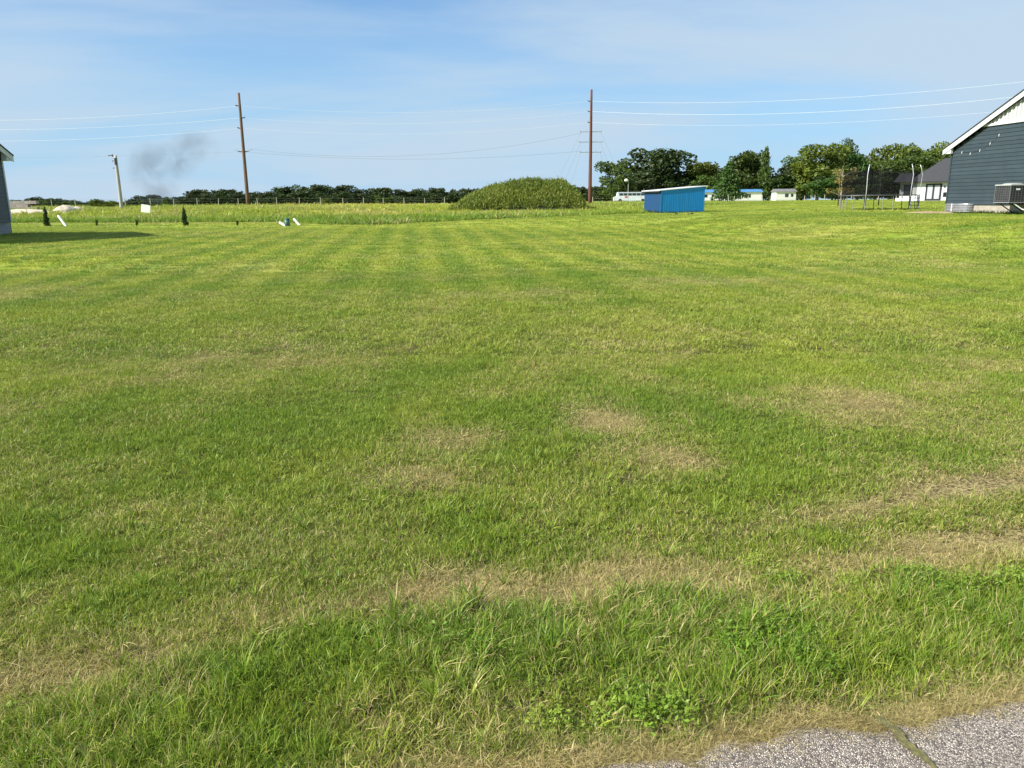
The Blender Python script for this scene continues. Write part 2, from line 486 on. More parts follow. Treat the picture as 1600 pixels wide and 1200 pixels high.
# ------------------------------------------------------------------ road
def road_material():
    m, n, o = newmat('chip seal')
    geo = add(n, 'ShaderNodeNewGeometry')
    v = add(n, 'ShaderNodeTexVoronoi'); v.inputs['Scale'].default_value = 165; v.feature = 'F1'
    n.links.new(geo.outputs['Position'], v.inputs['Vector'])
    v2 = add(n, 'ShaderNodeTexVoronoi'); v2.inputs['Scale'].default_value = 165; v2.feature = 'DISTANCE_TO_EDGE'
    n.links.new(geo.outputs['Position'], v2.inputs['Vector'])
    sx = add(n, 'ShaderNodeSeparateColor'); n.links.new(v.outputs['Color'], sx.inputs[0])
    stone = mixrgb(n, sx.outputs[0], (0.43, 0.355, 0.29), (0.84, 0.735, 0.61))
    stone = mixrgb(n, ramp(n, sx.outputs[1], 0.80, 0.86), stone, (0.17, 0.15, 0.14))
    c = mixrgb(n, ramp(n, v2.outputs['Distance'], 0.02, 0.16), (0.09, 0.073, 0.06), stone)
    c = mixrgb(n, ramp(n, noise(n, 3, 4, 0.6, 'World'), 0.45, 0.75, 0, 0.3), c, (0.22, 0.19, 0.16))
    p = add(n, 'ShaderNodeBsdfPrincipled'); p.inputs['Roughness'].default_value = 0.85
    n.links.new(c, p.inputs['Base Color'])
    b = add(n, 'ShaderNodeBump'); b.inputs['Strength'].default_value = 0.9; b.inputs['Distance'].default_value = 0.004
    n.links.new(ramp(n, v2.outputs['Distance'], 0.0, 0.3), b.inputs['Height'])
    n.links.new(b.outputs[0], p.inputs['Normal']); n.links.new(p.outputs[0], o.inputs[0])
    return m
xs_ = np.concatenate([np.linspace(-70, -4, 60), np.linspace(-3.95, 5, 420), np.linspace(5.1, 70, 60)])
ey = edgeY(xs_)
V = []; F = []
rows = [0, -0.03, -0.25, -1, -3, -6]
for k, dy in enumerate(rows):
    for x, y in zip(xs_, ey):
        V.append((x, y + dy, 0.004 if k == 0 else 0.012 + 0.006 * min(1, -dy)))
nx = len(xs_)
for k in range(len(rows) - 1):
    for i in range(nx - 1):
        F.append((k * nx + i, (k + 1) * nx + i, (k + 1) * nx + i + 1, k * nx + i + 1))
tag(link('road', mesh('road', V, F, road_material())), kind='structure')
# crack with moss running out of the grass over the road
cp = [flat(1372, 1132), flat(1398, 1150), flat(1412, 1170), flat(1440, 1192), flat(1490, 1240)]
mb = MB(); L = []; Rr = []
cw = [0.012, 0.016, 0.017, 0.012, 0.003]
cxs = np.interp(np.linspace(0, 4, 25), range(5), [p[0] for p in cp]); cys = np.interp(np.linspace(0, 4, 25), range(5), [p[1] for p in cp])
cws = np.interp(np.linspace(0, 4, 25), range(5), cw)
pts = []
for i in range(25):
    w = cws[i] * (0.7 + 0.6 * rnd.random())
    pts += [(cxs[i] - w, cys[i] - w * .4, 0.0235), (cxs[i] + w, cys[i] + w * .4, 0.0235)]
mb.poly(pts, [(2 * i, 2 * i + 1, 2 * i + 3, 2 * i + 2) for i in range(24)])
M_moss = solid('moss', (0.20, 0.18, 0.06), (0.10, 0.095, 0.04), 60, 0.95, bump=0.5, bscale=200)
tag(mb.build('moss_in_crack', M_moss), kind='stuff')

# ------------------------------------------------------------------ grass tufts (unlinked prototypes, instanced by geometry nodes)
def tuft(name, nb, rad, h0, h1, w0, w1, lean, mat, seed, segs=3, curl=0.5, clump=0.0):
    r = np.random.RandomState(seed)
    V = []; F = []; tint = []; al = []
    for b in range(nb):
        a = r.rand() * 6.283; q = rad * math.sqrt(r.rand())
        bx, by = q * math.cos(a), q * math.sin(a)
        if clump: bx *= 1 - clump; by *= 1 - clump
        h = h0 + (h1 - h0) * r.rand(); w = w0 + (w1 - w0) * r.rand()
        la = a + r.randn() * 1.6 if clump == 0 else a + r.randn() * 0.5
        ln = lean * (0.15 + r.rand())
        dx, dy = math.cos(la), math.sin(la)
        fa = r.rand() * 6.283
        sx, sy = math.cos(fa), math.sin(fa)
        i0 = len(V); tn = r.rand()
        for k in range(segs + 1):
            t = k / segs
            off = h * ln * t ** (1 + curl)
            z = h * t * math.sqrt(max(0.03, 1 - min(0.97, (ln * t * 0.8) ** 2)))
            ww = w * (1 - t) ** 0.7 * 0.5 if k < segs else 0
            cx, cy = bx + dx * off, by + dy * off
            if k < segs:
                V += [(cx - sx * ww, cy - sy * ww, z), (cx + sx * ww, cy + sy * ww, z)]
                tint += [tn, tn]; al += [t, t]
            else:
                V.append((cx, cy, z)); tint.append(tn); al.append(1.0)
        for k in range(segs - 1):
            F.append((i0 + 2 * k, i0 + 2 * k + 1, i0 + 2 * k + 3, i0 + 2 * k + 2))
        F.append((i0 + 2 * segs - 2, i0 + 2 * segs - 1, i0 + 2 * segs))
    me = mesh(name, V, F, mat, True)
    for nm, arr in (('tint', tint), ('along', al)):
        a = me.attributes.new(nm, 'FLOAT', 'POINT'); a.data.foreach_set('value', arr)
    return bpy.data.objects.new(name, me)
def weed(name, nl, rad, seed, mat):
    r = np.random.RandomState(seed); V = []; F = []; tint = []; al = []
    for b in range(nl):
        a = r.rand() * 6.283; q = rad * math.sqrt(r.rand()); z = 0.02 + 0.045 * r.rand()
        cx, cy = q * math.cos(a), q * math.sin(a); l = 0.006 + 0.008 * r.rand()
        d = Vector((math.cos(a * 3), math.sin(a * 3), 0.5 * r.randn())).normalized() * l
        s_ = d.cross(Vector((r.randn() * .4, r.randn() * .4, 1))).normalized() * l * 0.45
        c = Vector((cx, cy, z)); i0 = len(V)
        V += [c - d, c + s_, c + d, c - s_]; F.append((i0, i0 + 1, i0 + 2, i0 + 3))
        tn = 0.28 + r.rand() * 0.12; tint += [tn] * 4; al += [0.8] * 4
    me = mesh(name, V, F, mat)
    for nm, arr in (('tint', tint), ('along', al)):
        a = me.attributes.new(nm, 'FLOAT', 'POINT'); a.data.foreach_set('value', arr)
    return bpy.data.objects.new(name, me)

def scatter(name, protos, P, rot, scl, idx, attrs):
    col = bpy.data.collections.new(name + '_kit')
    for i, o in enumerate(protos):
        o.name = '%s_kit_%02d' % (name, i); col.objects.link(o)
    me = bpy.data.meshes.new(name)
    me.from_pydata(P.tolist(), [], [])
    def va(nm, arr):
        a = me.attributes.new(nm, 'FLOAT_VECTOR', 'POINT'); a.data.foreach_set('vector', arr.astype(np.float32).ravel())
    va('rot', rot); va('scl', scl)
    a = me.attributes.new('idx', 'INT', 'POINT'); a.data.foreach_set('value', idx.astype(np.int32))
    for nm, arr in attrs.items():
        a = me.attributes.new(nm, 'FLOAT', 'POINT'); a.data.foreach_set('value', arr.astype(np.float32))
    o = link(name, me)
    g = bpy.data.node_groups.new(name, 'GeometryNodeTree')
    g.interface.new_socket('Geometry', in_out='INPUT', socket_type='NodeSocketGeometry')
    g.interface.new_socket('Geometry', in_out='OUTPUT', socket_type='NodeSocketGeometry')
    gi = g.nodes.new('NodeGroupInput'); go = g.nodes.new('NodeGroupOutput')
    ci = g.nodes.new('GeometryNodeCollectionInfo'); ci.inputs['Collection'].default_value = col
    ci.inputs['Separate Children'].default_value = True; ci.inputs['Reset Children'].default_value = True
    ip = g.nodes.new('GeometryNodeInstanceOnPoints'); ip.inputs['Pick Instance'].default_value = True
    def na(nm, t):
        x = g.nodes.new('GeometryNodeInputNamedAttribute'); x.data_type = t; x.inputs[0].default_value = nm
        return x.outputs[0]
    g.links.new(gi.outputs[0], ip.inputs['Points']); g.links.new(ci.outputs[0], ip.inputs['Instance'])
    g.links.new(na('idx', 'INT'), ip.inputs['Instance Index'])
    g.links.new(na('rot', 'FLOAT_VECTOR'), ip.inputs['Rotation'])
    g.links.new(na('scl', 'FLOAT_VECTOR'), ip.inputs['Scale'])
    g.links.new(ip.outputs[0], go.inputs[0])
    md = o.modifiers.new('scatter', 'NODES'); md.node_group = g
    return o

def wedge(n, r0, r1, umax=0.80, seed=0):
    r = np.random.RandomState(seed)
    D = np.sqrt(r0 ** 2 + (r1 ** 2 - r0 ** 2) * r.rand(n))
    u = (r.rand(n) * 2 - 1) * umax
    return u * D, D
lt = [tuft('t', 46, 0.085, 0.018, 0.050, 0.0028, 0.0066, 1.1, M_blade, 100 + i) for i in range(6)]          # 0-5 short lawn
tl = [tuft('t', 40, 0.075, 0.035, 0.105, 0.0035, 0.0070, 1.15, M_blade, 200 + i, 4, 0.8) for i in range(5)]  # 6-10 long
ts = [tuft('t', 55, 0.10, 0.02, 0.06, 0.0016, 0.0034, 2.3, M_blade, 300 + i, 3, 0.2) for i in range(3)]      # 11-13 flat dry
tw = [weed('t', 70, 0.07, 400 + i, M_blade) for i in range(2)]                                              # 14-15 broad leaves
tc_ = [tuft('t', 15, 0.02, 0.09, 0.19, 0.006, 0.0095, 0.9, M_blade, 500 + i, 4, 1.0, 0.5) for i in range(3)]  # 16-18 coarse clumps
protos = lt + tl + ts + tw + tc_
XS = []; YS = []; ID = []; SC = []; ST = []; YE = []; DR = []
def push(X, Y, idx, scl, st, ye, dr=None):
    XS.append(X); YS.append(Y); ID.append(idx); SC.append(scl); ST.append(st); YE.append(ye)
def bandfill(n, r0, r1, sxy, sz, seed, umax=0.80, longer=True):
    r = np.random.RandomState(seed)
    X, Y = wedge(n, r0, r1, umax, seed)
    e = edgeY(X)
    k = (Y > e + 0.012) & (Y < fieldY(X, Y) + 1)
    X = X[k]; Y = Y[k]
    st, ye, ta = lawn(X, Y)
    # dry ground thins out
    k = r.rand(len(X)) > np.clip((st - 0.78) * 1.2, 0, 0.3)
    X, Y, st, ye, ta = X[k], Y[k], st[k], ye[k], ta[k]
    m = len(X); idx = r.randint(0, 6, m)
    q = r.rand(m)
    if longer:
        idx = np.where(q < ta * 0.85, r.randint(6, 11, m), idx)
        q2 = r.rand(m); idx = np.where((st > 0.3) & (q2 < (st - 0.22) * 1.0), r.randint(11, 14, m), idx)
        q3 = r.rand(m); wn = fbm(X, Y, 1.7, 41)
        wk = (wn > 0.58) & (q3 < 0.35) & (st < .4) & (Y < bandA(X) + .1)
        idx = np.where(wk, r.randint(14, 16, m), idx); st = np.where(wk, 0, st)
    s_ = (0.8 + 0.5 * r.rand(m)) * sxy
    hz = (0.75 + 0.5 * fbm(X, Y, 1.2, 44)) * (1 - 0.45 * st) * (0.8 + 0.4 * r.rand(m)) * sz
    push(X, Y, idx, np.stack([s_, s_, hz], 1), st, ye)
bandfill(12500, 1.25, 3.4, 0.72, 0.95, 1, 0.95)
bandfill(30000, 3.4, 8, 0.9, 0.95, 2)
bandfill(32000, 8, 18, 1.5, 1.15, 3)
bandfill(24000, 18, 42, 3.0, 1.5, 4)
bandfill(16000, 42, 110, 6.0, 2.1, 5, longer=False)
# coarse clumps along the strip and a few in the lawn
r = np.random.RandomState(9)
X, Y = wedge(5200, 1.4, 4.6, 0.95, 77)
st, ye, ta = lawn(X, Y)
k = (Y > edgeY(X) + 0.05) & (r.rand(len(X)) < 0.035 + 0.8 * ta * (fbm(X, Y, 2.2, 51) > 0.46))
X, Y, st, ye = X[k], Y[k], st[k], ye[k]; m = len(X)
s_ = 0.55 + 0.4 * r.rand(m)
push(X, Y, r.randint(16, 19, m), np.stack([s_, s_, s_ * .9], 1), st * 0.3, ye * 0.6)
# dry fringe hanging over the edge of the road
X = (r.rand(3800) - 0.5) * 9 + 0.5; Y = edgeY(X) + 0.010 + 0.11 * (r.rand(3800) ** 1.3 - 0.22); m = len(X)
s_ = 0.45 + 0.35 * r.rand(m)
push(X, Y, r.randint(11, 14, m), np.stack([s_, s_, s_ * 0.7], 1), np.full(m, 0.97), np.full(m, .6))
X = (r.rand(420) - 0.5) * 9 + 0.5; Y = edgeY(X) + 0.10 + 0.07 * r.rand(420); m = len(X)
s_ = 0.5 + 0.35 * r.rand(m)
push(X, Y, r.randint(6, 11, m), np.stack([s_, s_, s_ * .6], 1), np.full(m, 0.1), np.full(m, .15))
X = np.concatenate(XS); Y = np.concatenate(YS); idx = np.concatenate(ID); scl = np.concatenate(SC)
st = np.concatenate(ST); ye = np.concatenate(YE); m = len(X)
Z = zg(X, Y) + (0.018 * (fbm(X, Y, 3.2, 31) - 0.5) * 2 + 0.05 * (fbm(X, Y, 0.5, 32) - 0.5)) * sm(0.03, 0.4, Y - edgeY(X)) * (1 - sm(12, 30, np.hypot(X, Y)))
tl_ = 0.20 * (1 - sm(5, 22, Y))
sc_ = np.where(Y < 5, 7.0, 3.5)
rot = np.stack([tl_ * nr.randn(m) + 3.4 * tl_ * (vn(X * sc_, Y * sc_, 1.0, 91) - .5), tl_ * nr.randn(m) + 3.4 * tl_ * (vn(X * sc_, Y * sc_, 1.0, 92) - .5), nr.rand(m) * 6.283], 1)
acr = X * math.cos(R(6.7)) + Y * math.sin(R(6.7))
mow = np.sin(acr * 2 * math.pi / 1.25 + 1.6 * (fbm(X, Y, 0.07, 14) - 0.5)) * sm(8, 18, Y) * (1 - sm(4, 16, X))
scl[:, 2] *= 0.72 + 0.62 * vn(X * sc_, Y * sc_, 0.8, 93)
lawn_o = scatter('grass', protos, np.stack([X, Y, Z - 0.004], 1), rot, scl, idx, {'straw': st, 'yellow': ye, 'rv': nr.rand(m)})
tag(lawn_o, 'mown green lawn with dry straw patches reaching from the road to the field', 'grass', kind='stuff')

# tall field grass
ft = [tuft('f', 34, 0.32, 0.22, 0.55, 0.022, 0.045, 0.5, M_blade, 600 + i, 3, 0.6) for i in range(5)]
fk = [tuft('f', 12, 0.16, 0.45, 0.95, 0.035, 0.07, 0.35, M_blade, 650 + i, 3, 0.6) for i in range(3)]
r = np.random.RandomState(31)
n = 46000
D = 44 + (178 - 44) * r.rand(n) ** 1.1; u = (r.rand(n) * 2 - 1) * 0.86
X = u * D; Y = D
fy = fieldY(X, Y)
n5 = fbm(X, Y, 0.06, 61)
keep = (Y > fy + 0.4 * r.randn(n)) & ((X / Y < 0.20) | (r.rand(n) < 0.7))
X = X[keep]; Y = Y[keep]; fy = fy[keep]; n5 = n5[keep]; m = len(X)
rightside = sm(0.19, 0.30, X / Y)
hgt = 0.62 * (0.75 + 0.6 * fbm(X, Y, 0.3, 63)) * (1 - 0.55 * rightside) * (1 - 0.3 * sm(90, 150, Y))
idx = np.where(r.rand(m) < 0.10, r.randint(5, 8, m), r.randint(0, 5, m))
sxy = 1.2 + 0.5 * r.rand(m) + 0.6 * sm(80, 150, Y)
yl = np.clip(0.50 + 1.5 * (n5 - 0.5) + 0.7 * (fbm(X, Y, 0.5, 65) - .5) - 0.25 * (1 - sm(0, 6, Y - fy)), 0, 1)
uu = X / Y
yp = np.exp(-(((uu + 0.16) / 0.10) ** 2)) * sm(62, 75, Y) * 0.7
yl = np.clip(yl + yp * 0.7, 0, 1)
stf = np.clip(0.14 + 0.8 * (fbm(X, Y, 0.12, 66) - 0.5) + 0.25 * yp, 0, 0.6)
rot = np.stack([0.05 * r.randn(m), 0.05 * r.randn(m), r.rand(m) * 6.283], 1)
fo = scatter('field_grass', ft + fk, np.stack([X, Y, zg(X, Y) - 0.01], 1), rot, np.stack([sxy, sxy, hgt], 1), idx,
             {'straw': stf, 'yellow': yl, 'rv': r.rand(m)})
tag(fo, 'tall unmown yellow green grass of the field behind the lawn', 'grass', kind='stuff')
# yellow field flowers
M_flower = solid('yellow petals', (0.72, 0.56, 0.03), (0.6, 0.5, 0.05), 5, 0.8)
V = []; F = []
for i in range(800):
    u = r.normal(-0.17, 0.10); D = 62 + 42 * r.rand()
    if u > 0.1 or u < -0.5: continue
    x, y = u * D, D
    if y < float(fieldY(np.array([x]), np.array([y]))[0]) + 4: continue
    z = z1(x, y) + 0.30 + 0.25 * r.rand(); s_ = 0.022 + 0.02 * r.rand(); b = len(V)
    V += [(x - s_, y, z), (x + s_, y + .02, z), (x + s_ * .8, y, z + s_), (x - s_ * .8, y + .02, z + s_)]
    F.append((b, b + 1, b + 2, b + 3))
tag(link('field_flowers', mesh('field_flowers', V, F, M_flower)), 'small yellow wildflowers scattered in the tall field grass', 'flowers', kind='stuff')

# ------------------------------------------------------------------ common materials
M_siding = solid('slate blue siding', (0.038, 0.055, 0.063), (0.032, 0.046, 0.053), 1.5, 0.42, bump=0.05, bscale=60, spec=0.5, objr=0.22)
M_sidL = solid('grey green siding', (0.030, 0.042, 0.044), (0.024, 0.034, 0.036), 1.5, 0.45)
M_white = solid('white trim', (0.62, 0.63, 0.64), (0.55, 0.56, 0.57), 4, 0.45)
M_whitewall = solid('white board wall', (0.78, 0.79, 0.79), (0.70, 0.71, 0.71), 2, 0.5)
M_gable = solid('gable board', (0.44, 0.45, 0.45), (0.38, 0.39, 0.39), 3, 0.5)
M_shingle = solid('charcoal shingle', (0.030, 0.031, 0.036), (0.055, 0.055, 0.060), 6, 0.9, bump=0.6, bscale=25, vscale=(1, 1, 4))
M_conc = solid('concrete', (0.42, 0.38, 0.31), (0.30, 0.27, 0.22), 3, 0.9, bump=0.5, bscale=18)
M_concG = solid('grey concrete', (0.34, 0.34, 0.33), (0.22, 0.22, 0.215), 3, 0.9, bump=0.5, bscale=18)
M_galv = solid('galvanised metal', (0.42, 0.43, 0.44), (0.32, 0.33, 0.34), 6, 0.4, 0.5)
M_black = solid('black plastic', (0.018, 0.018, 0.02), None, 5, 0.5)
M_glass = solid('dark window glass', (0.02, 0.025, 0.03), (0.03, 0.035, 0.04), 1, 0.08, spec=0.8)
M_soffit = solid('soffit panel', (0.62, 0.62, 0.60), (0.55, 0.55, 0.54), 3, 0.6)
M_bluemetal = solid('blue painted sheet metal', (0.002, 0.225, 0.58), (0.003, 0.195, 0.50), 1.6, 0.42, vscale=(1, 1, .3), objr=0.07)
M_blueshade = solid('blue sheet metal with painted shade', (0.008, 0.060, 0.165), (0.012, 0.055, 0.14), 1.2, 0.5, vscale=(1, 1, .3))  # shade put into the colour of the shed's left end wall
M_wood = solid('weathered pole wood', (0.20, 0.115, 0.065), (0.10, 0.055, 0.032), 1.5, 0.85, bump=0.4, bscale=8, vscale=(6, 6, .5))
M_wood2 = solid('red brown pole wood', (0.17, 0.062, 0.035), (0.085, 0.034, 0.022), 1.5, 0.85, bump=0.4, bscale=8, vscale=(6, 6, .5))
M_pale = solid('pale pole', (0.46, 0.44, 0.40), (0.32, 0.31, 0.28), 2, 0.8, vscale=(3, 3, .4))
M_post = solid('weathered fence post', (0.50, 0.47, 0.38), (0.30, 0.27, 0.2), 2, 0.85)
M_wire = solid('aluminium wire', (0.80, 0.82, 0.84), (0.7, 0.72, 0.74), 1, 0.35, 0.15)
M_wiredark = solid('dull steel wire', (0.30, 0.33, 0.36), None, 1, 0.5, 0.3)
M_pvc = solid('white plastic pipe', (0.86, 0.86, 0.84), (0.8, 0.8, 0.78), 2, 0.35)
M_green = solid('dark green plastic', (0.05, 0.14, 0.11), (0.04, 0.11, 0.085), 3, 0.5)
M_dirt = solid('pale dirt', (0.50, 0.38, 0.22), (0.28, 0.18, 0.10), 1.5, 0.95, bump=0.6, bscale=8)
M_sand = solid('pale sand', (0.62, 0.55, 0.42), (0.48, 0.41, 0.30), 1.2, 0.95)
M_bark = solid('bark', (0.09, 0.07, 0.05), (0.05, 0.04, 0.03), 2, 0.9, bump=0.4, bscale=6)

# ------------------------------------------------------------------ houses with a gable end towards the lawn
# local frame: x into the house, y along the gable wall (0 = far corner, -depth = near corner), z up from the ground
def gable_house(name, loc, rz, depth, length, fnd, eave, pitch, ov, mirror, siding, label, conc, gable_z=None, step=0.172):
    root = empty(name, loc, rz)
    sx = -1 if mirror else 1
    def X(v): return v * sx
    hw = depth / 2
    def roofz(y):                          # underside of the roof over the gable wall
        return eave + (hw - abs(y + hw)) * pitch
    b = MB(); b.prism([(0.06, fnd), (length, fnd), (length, eave - .02), (0.06, eave - .02)], 'y', 0, 0)
    # wall cores
    def bx(mb, a, c):
        mb.box((min(X(a[0]), X(c[0])), a[1], a[2]), (max(X(a[0]), X(c[0])), c[1], c[2]))
    mb = MB(); bx(mb, (0.05, -depth + .05, fnd), (length - .05, -.05, eave - 0.02))
    P = [(-depth + .05, eave - .02), (-.05, eave - .02), (-hw, roofz(-hw) - .06)]
    mb.prism(P, 'x', X(0.05), X(length - .05))
    mb.build('wall', siding, root)
    mb = MB(); bx(mb, (0.03, -depth + .03, -0.8), (length - .03, -.03, fnd)); mb.build('foundation', conc, root)
    # clapboards on the gable wall
    z = fnd; top = gable_z if gable_z else eave
    while z < top - 0.02:
        zt = min(z + step, top); lo_ = 0.0; hi_ = -depth
        if z + step * .5 > eave:
            cut = (z + step * .9 - eave) / pitch
            lo_ = -cut; hi_ = -depth + cut
            if lo_ - hi_ < .2: break
        m_ = MB()
        x_out = -0.030; x_in = -0.008
        pts = [(X(0.05), z), (X(x_out), z), (X(x_in), zt), (X(0.05), zt)]
        m_.prism(pts, 'y', hi_ + 0.06, lo_ - 0.06)
        m_.build('siding_board', siding, root)
        z += step
    # clapboards on the far and near walls
    for yy, s_ in ((0, 1), (-depth, -1)):
        z = fnd
        while z < eave - .02:
            zt = min(z + step, eave)
            m_ = MB(); pts = [(yy - s_ * .05, z), (yy + s_ * 0.030, z), (yy + s_ * .008, zt), (yy - s_ * .05, zt)]
            m_.prism(pts, 'x', X(0.06), X(length - .06)); m_.build('siding_board', siding, root)
            z += step
    # corner trims
    for yy in (-0.05, -depth - 0.045):
        m_ = MB(); bx(m_, (-0.04, yy, fnd + .002), (0.08, yy + .095, eave - .03)); m_.build('corner_trim', siding if not mirror else M_white, root)
    # white board and batten gable
    if gable_z:
        cut = (gable_z - eave) / pitch
        m_ = MB(); m_.prism([(-cut, gable_z), (-depth + cut, gable_z), (-hw, roofz(-hw) - .02)], 'x', X(-0.012), X(0.045))
        m_.build('gable_panel', M_gable, root)
        y = -cut - 0.25
        while y > -depth + cut + .1:
            zt = roofz(y) - 0.05
            if zt > gable_z + .1:
                m_ = MB(); bx(m_, (-0.052, y - .035, gable_z + .07), (-0.0125, y + .035, zt)); m_.build('batten', M_white, root)
            y -= 0.235
        m_ = MB(); bx(m_, (-0.085, -depth + cut - .02, gable_z - .035), (-0.0125, -cut + .02, gable_z + .07)); m_.build('band_board', M_white, root)
    # roof slabs, fascia and soffit
    eo = 0.42; th_ = 0.05
    for s_ in (1, -1):
        def yv(d): return (-hw + s_ * d)
        d1 = hw + eo
        zr = roofz(-hw) + 0.16; ze = zr - d1 * pitch
        m_ = MB(); m_.prism([(yv(0), zr), (yv(d1), ze), (yv(d1), ze + th_), (yv(0), zr + th_)], 'x', X(-ov - .03), X(length + ov))
        m_.build('roof', M_shingle, root)
        m_ = MB(); m_.prism([(yv(0), zr - .24), (yv(d1), ze - .24), (yv(d1), ze - .004), (yv(0), zr - .004)], 'x', X(-ov), X(-ov + .03))
        m_.build('rake_fascia', M_white, root)
        m_ = MB(); m_.prism([(yv(0), zr - .10), (yv(d1 - .03), ze - .10), (yv(d1 - .03), ze - .07), (yv(0), zr - .07)], 'x', X(-ov + .032), X(-0.090))
        m_.build('rake_soffit', M_soffit, root)
        m_ = MB()
        y_a, y_b = sorted((yv(d1 - .025), yv(d1 + .005)))
        bx(m_, (-ov + .001, y_a, ze - .20), (length + ov, y_b, ze - .005)); m_.build('eave_fascia', M_white, root)
        y_a, y_b = sorted((yv(hw + .032), yv(d1 - .027)))
        m_ = MB(); bx(m_, (-ov + .032, y_a, ze - .19), (length, y_b, ze - .165)); m_.build('eave_soffit', M_soffit, root)
        # boxed return at the end of the eave
        m_ = MB(); m_.prism([(yv(hw - .12), ze - .20), (yv(d1 - .027), ze - .20), (yv(d1 - .027), ze - .105), (yv(hw - .12), ze + (eo + .10) * pitch - .105)], 'x', X(-ov + .033), X(-.07))
        m_.build('eave_return', M_white, root)
    tag(root, label, 'house')
    return root

hR = at(1477, 333, 39.0)
Rrz = R(6.7)
FND = 0.42
houseR = gable_house('house', (hR.x, hR.y, hR.z), Rrz, 10.4, 13, FND, 3.05, 0.44, 0.22, False, M_siding,
                     'slate blue sided house at the right edge with a white batten gable', M_conc, gable_z=3.92)
hL = at(20, 366, 34.0)
houseL = gable_house('house', (hL.x, hL.y, hL.z), R(6.7), 9.6, 13, 0.52, 3.28, 0.40, 0.30, True, M_sidL,
                     'dark sided house at the left edge casting a shadow on the lawn', M_concG, step=0.172)
def on_wall(root, y, z, x=0.0):
    c, s_ = math.cos(root.rotation_euler.z), math.sin(root.rotation_euler.z)
    return Vector((root.location.x + x * c - y * s_, root.location.y + x * s_ + y * c, root.location.z + z))
# downspout on the left house
mb = MB(); mb.box((-0.14, 0.03, 0.06), (-0.06, 0.09, 3.05)); mb.build('downspout', M_black, houseL)

# corrugated window well against the right house
well = empty('window_well', on_wall(houseR, 0, 0), Rrz)
for k in range(5):
    z = 0.06 + k * 0.075; m_ = MB(); n_ = 20; V = []
    ctl = []
    for i in range(n_ + 1):
        a = math.pi * i / n_
        ctl.append((-0.02 - 0.42 * math.sin(a), -1.05 + 0.85 * math.cos(a)))
    b = 0
    prof = [(0, 0), (0.045, 0.025), (0.045, 0.050), (0, 0.075)]
    for (cx_, cy_), i in zip(ctl, range(n_ + 1)):
        a = math.pi * i / n_
        for (o_, zz) in prof:
            m_.v.append(Vector((cx_ - o_ * math.sin(a), cy_ + o_ * math.cos(a), z + zz)))
    for i in range(n_):
        for k2 in range(3):
            q = i * 4 + k2; m_.f.append((q, q + 4, q + 5, q + 1))
    m_.build('corrugation', M_galv, well)
m_ = MB(); m_.tube([(c_[0] - .01, c_[1], 0.445) for c_ in ctl], 0.018, 6); m_.build('top_rim', M_galv, well)
m_ = MB(); m_.box((-0.475, -1.08, 0.03), (-0.452, -1.02, 0.46)); m_.build('centre_strap', M_pvc, well)
tag(well, 'galvanised corrugated window well against the slate blue house foundation', 'window well')

# air conditioner on a wall bracket
acY = -4.95
ac = empty('air_conditioner', on_wall(houseR, 0, 0), Rrz)
ax0, ax1, ay0, ay1, az0, az1 = -1.02, -0.14, acY - .46, acY + .46, 0.50, 1.27
M_acg = solid('grey coil guard', (0.15, 0.155, 0.155), (0.11, 0.115, 0.115), 3, 0.5, 0.2)
M_acc = solid('dark coil', (0.045, 0.045, 0.05), None, 40, 0.7, vscale=(8, 8, 1))
mb = MB(); mb.box((ax0 + .035, ay0 + .035, az0 + .03), (ax1 - .035, ay1 - .035, az1 - .04)); mb.build('coil', M_acc, ac)
mb = MB(); mb.box((ax0, ay0, az0), (ax1, ay1, az0 + .035)); mb.build('base_pan', M_galv, ac)
mb = MB(); mb.box((ax0 - .01, ay0 - .01, az1 - .045), (ax1 + .01, ay1 + .01, az1)); mb.build('top_cover', solid('pale grey metal', (0.5, 0.52, 0.5), (0.42, 0.44, 0.42), 3, 0.4), ac)
for (cx_, cy_) in ((ax0, ay0), (ax0, ay1 - .04), (ax1 - .04, ay0), (ax1 - .04, ay1 - .04)):
    mb = MB(); mb.box((cx_, cy_, az0 + .036), (cx_ + .04, cy_ + .04, az1 - .046)); mb.build('corner_post', M_acg, ac)
for k in range(9):
    z = az0 + .085 + k * .072
    mb = MB(); mb.box((ax0 + .008, ay0 + .045, z), (ax0 + .022, ay1 - .045, z + .013)); mb.build('guard_louver', M_acg, ac)
    mb = MB(); mb.box((ax0 + .045, ay0 + .008, z), (ax1 - .045, ay0 + .022, z + .013)); mb.build('guard_louver', M_acg, ac)
for k in range(6):
    y = ay0 + .12 + k * .135
    mb = MB(); mb.box((ax0 + .002, y, az0 + .04), (ax0 + .0075, y + .012, az1 - .05)); mb.build('guard_rod', M_acg, ac)
    x = ax0 + .12 + k * .135
    mb = MB(); mb.box((x, ay0 + .002, az0 + .04), (x + .012, ay0 + .0075, az1 - .05)); mb.build('guard_rod', M_acg, ac)
mb = MB(); mb.tube([((ax0 + ax1) / 2, (ay0 + ay1) / 2, az1 + .002), ((ax0 + ax1) / 2, (ay0 + ay1) / 2, az1 + .03), ((ax0 + ax1) / 2, (ay0 + ay1) / 2, az1 + .06)], [.40, .37, .28], 24)
mb.build('fan_grille', solid('fan grille', (0.36, 0.38, 0.36), (0.28, .3, .28), 20, 0.5, .2), ac)
mb = MB(); mb.box((ax0 + .26, ay0 - .004, az1 - .24), (ax0 + .44, ay0 + .001, az1 - .17)); mb.build('rating_plate', M_pvc, ac)
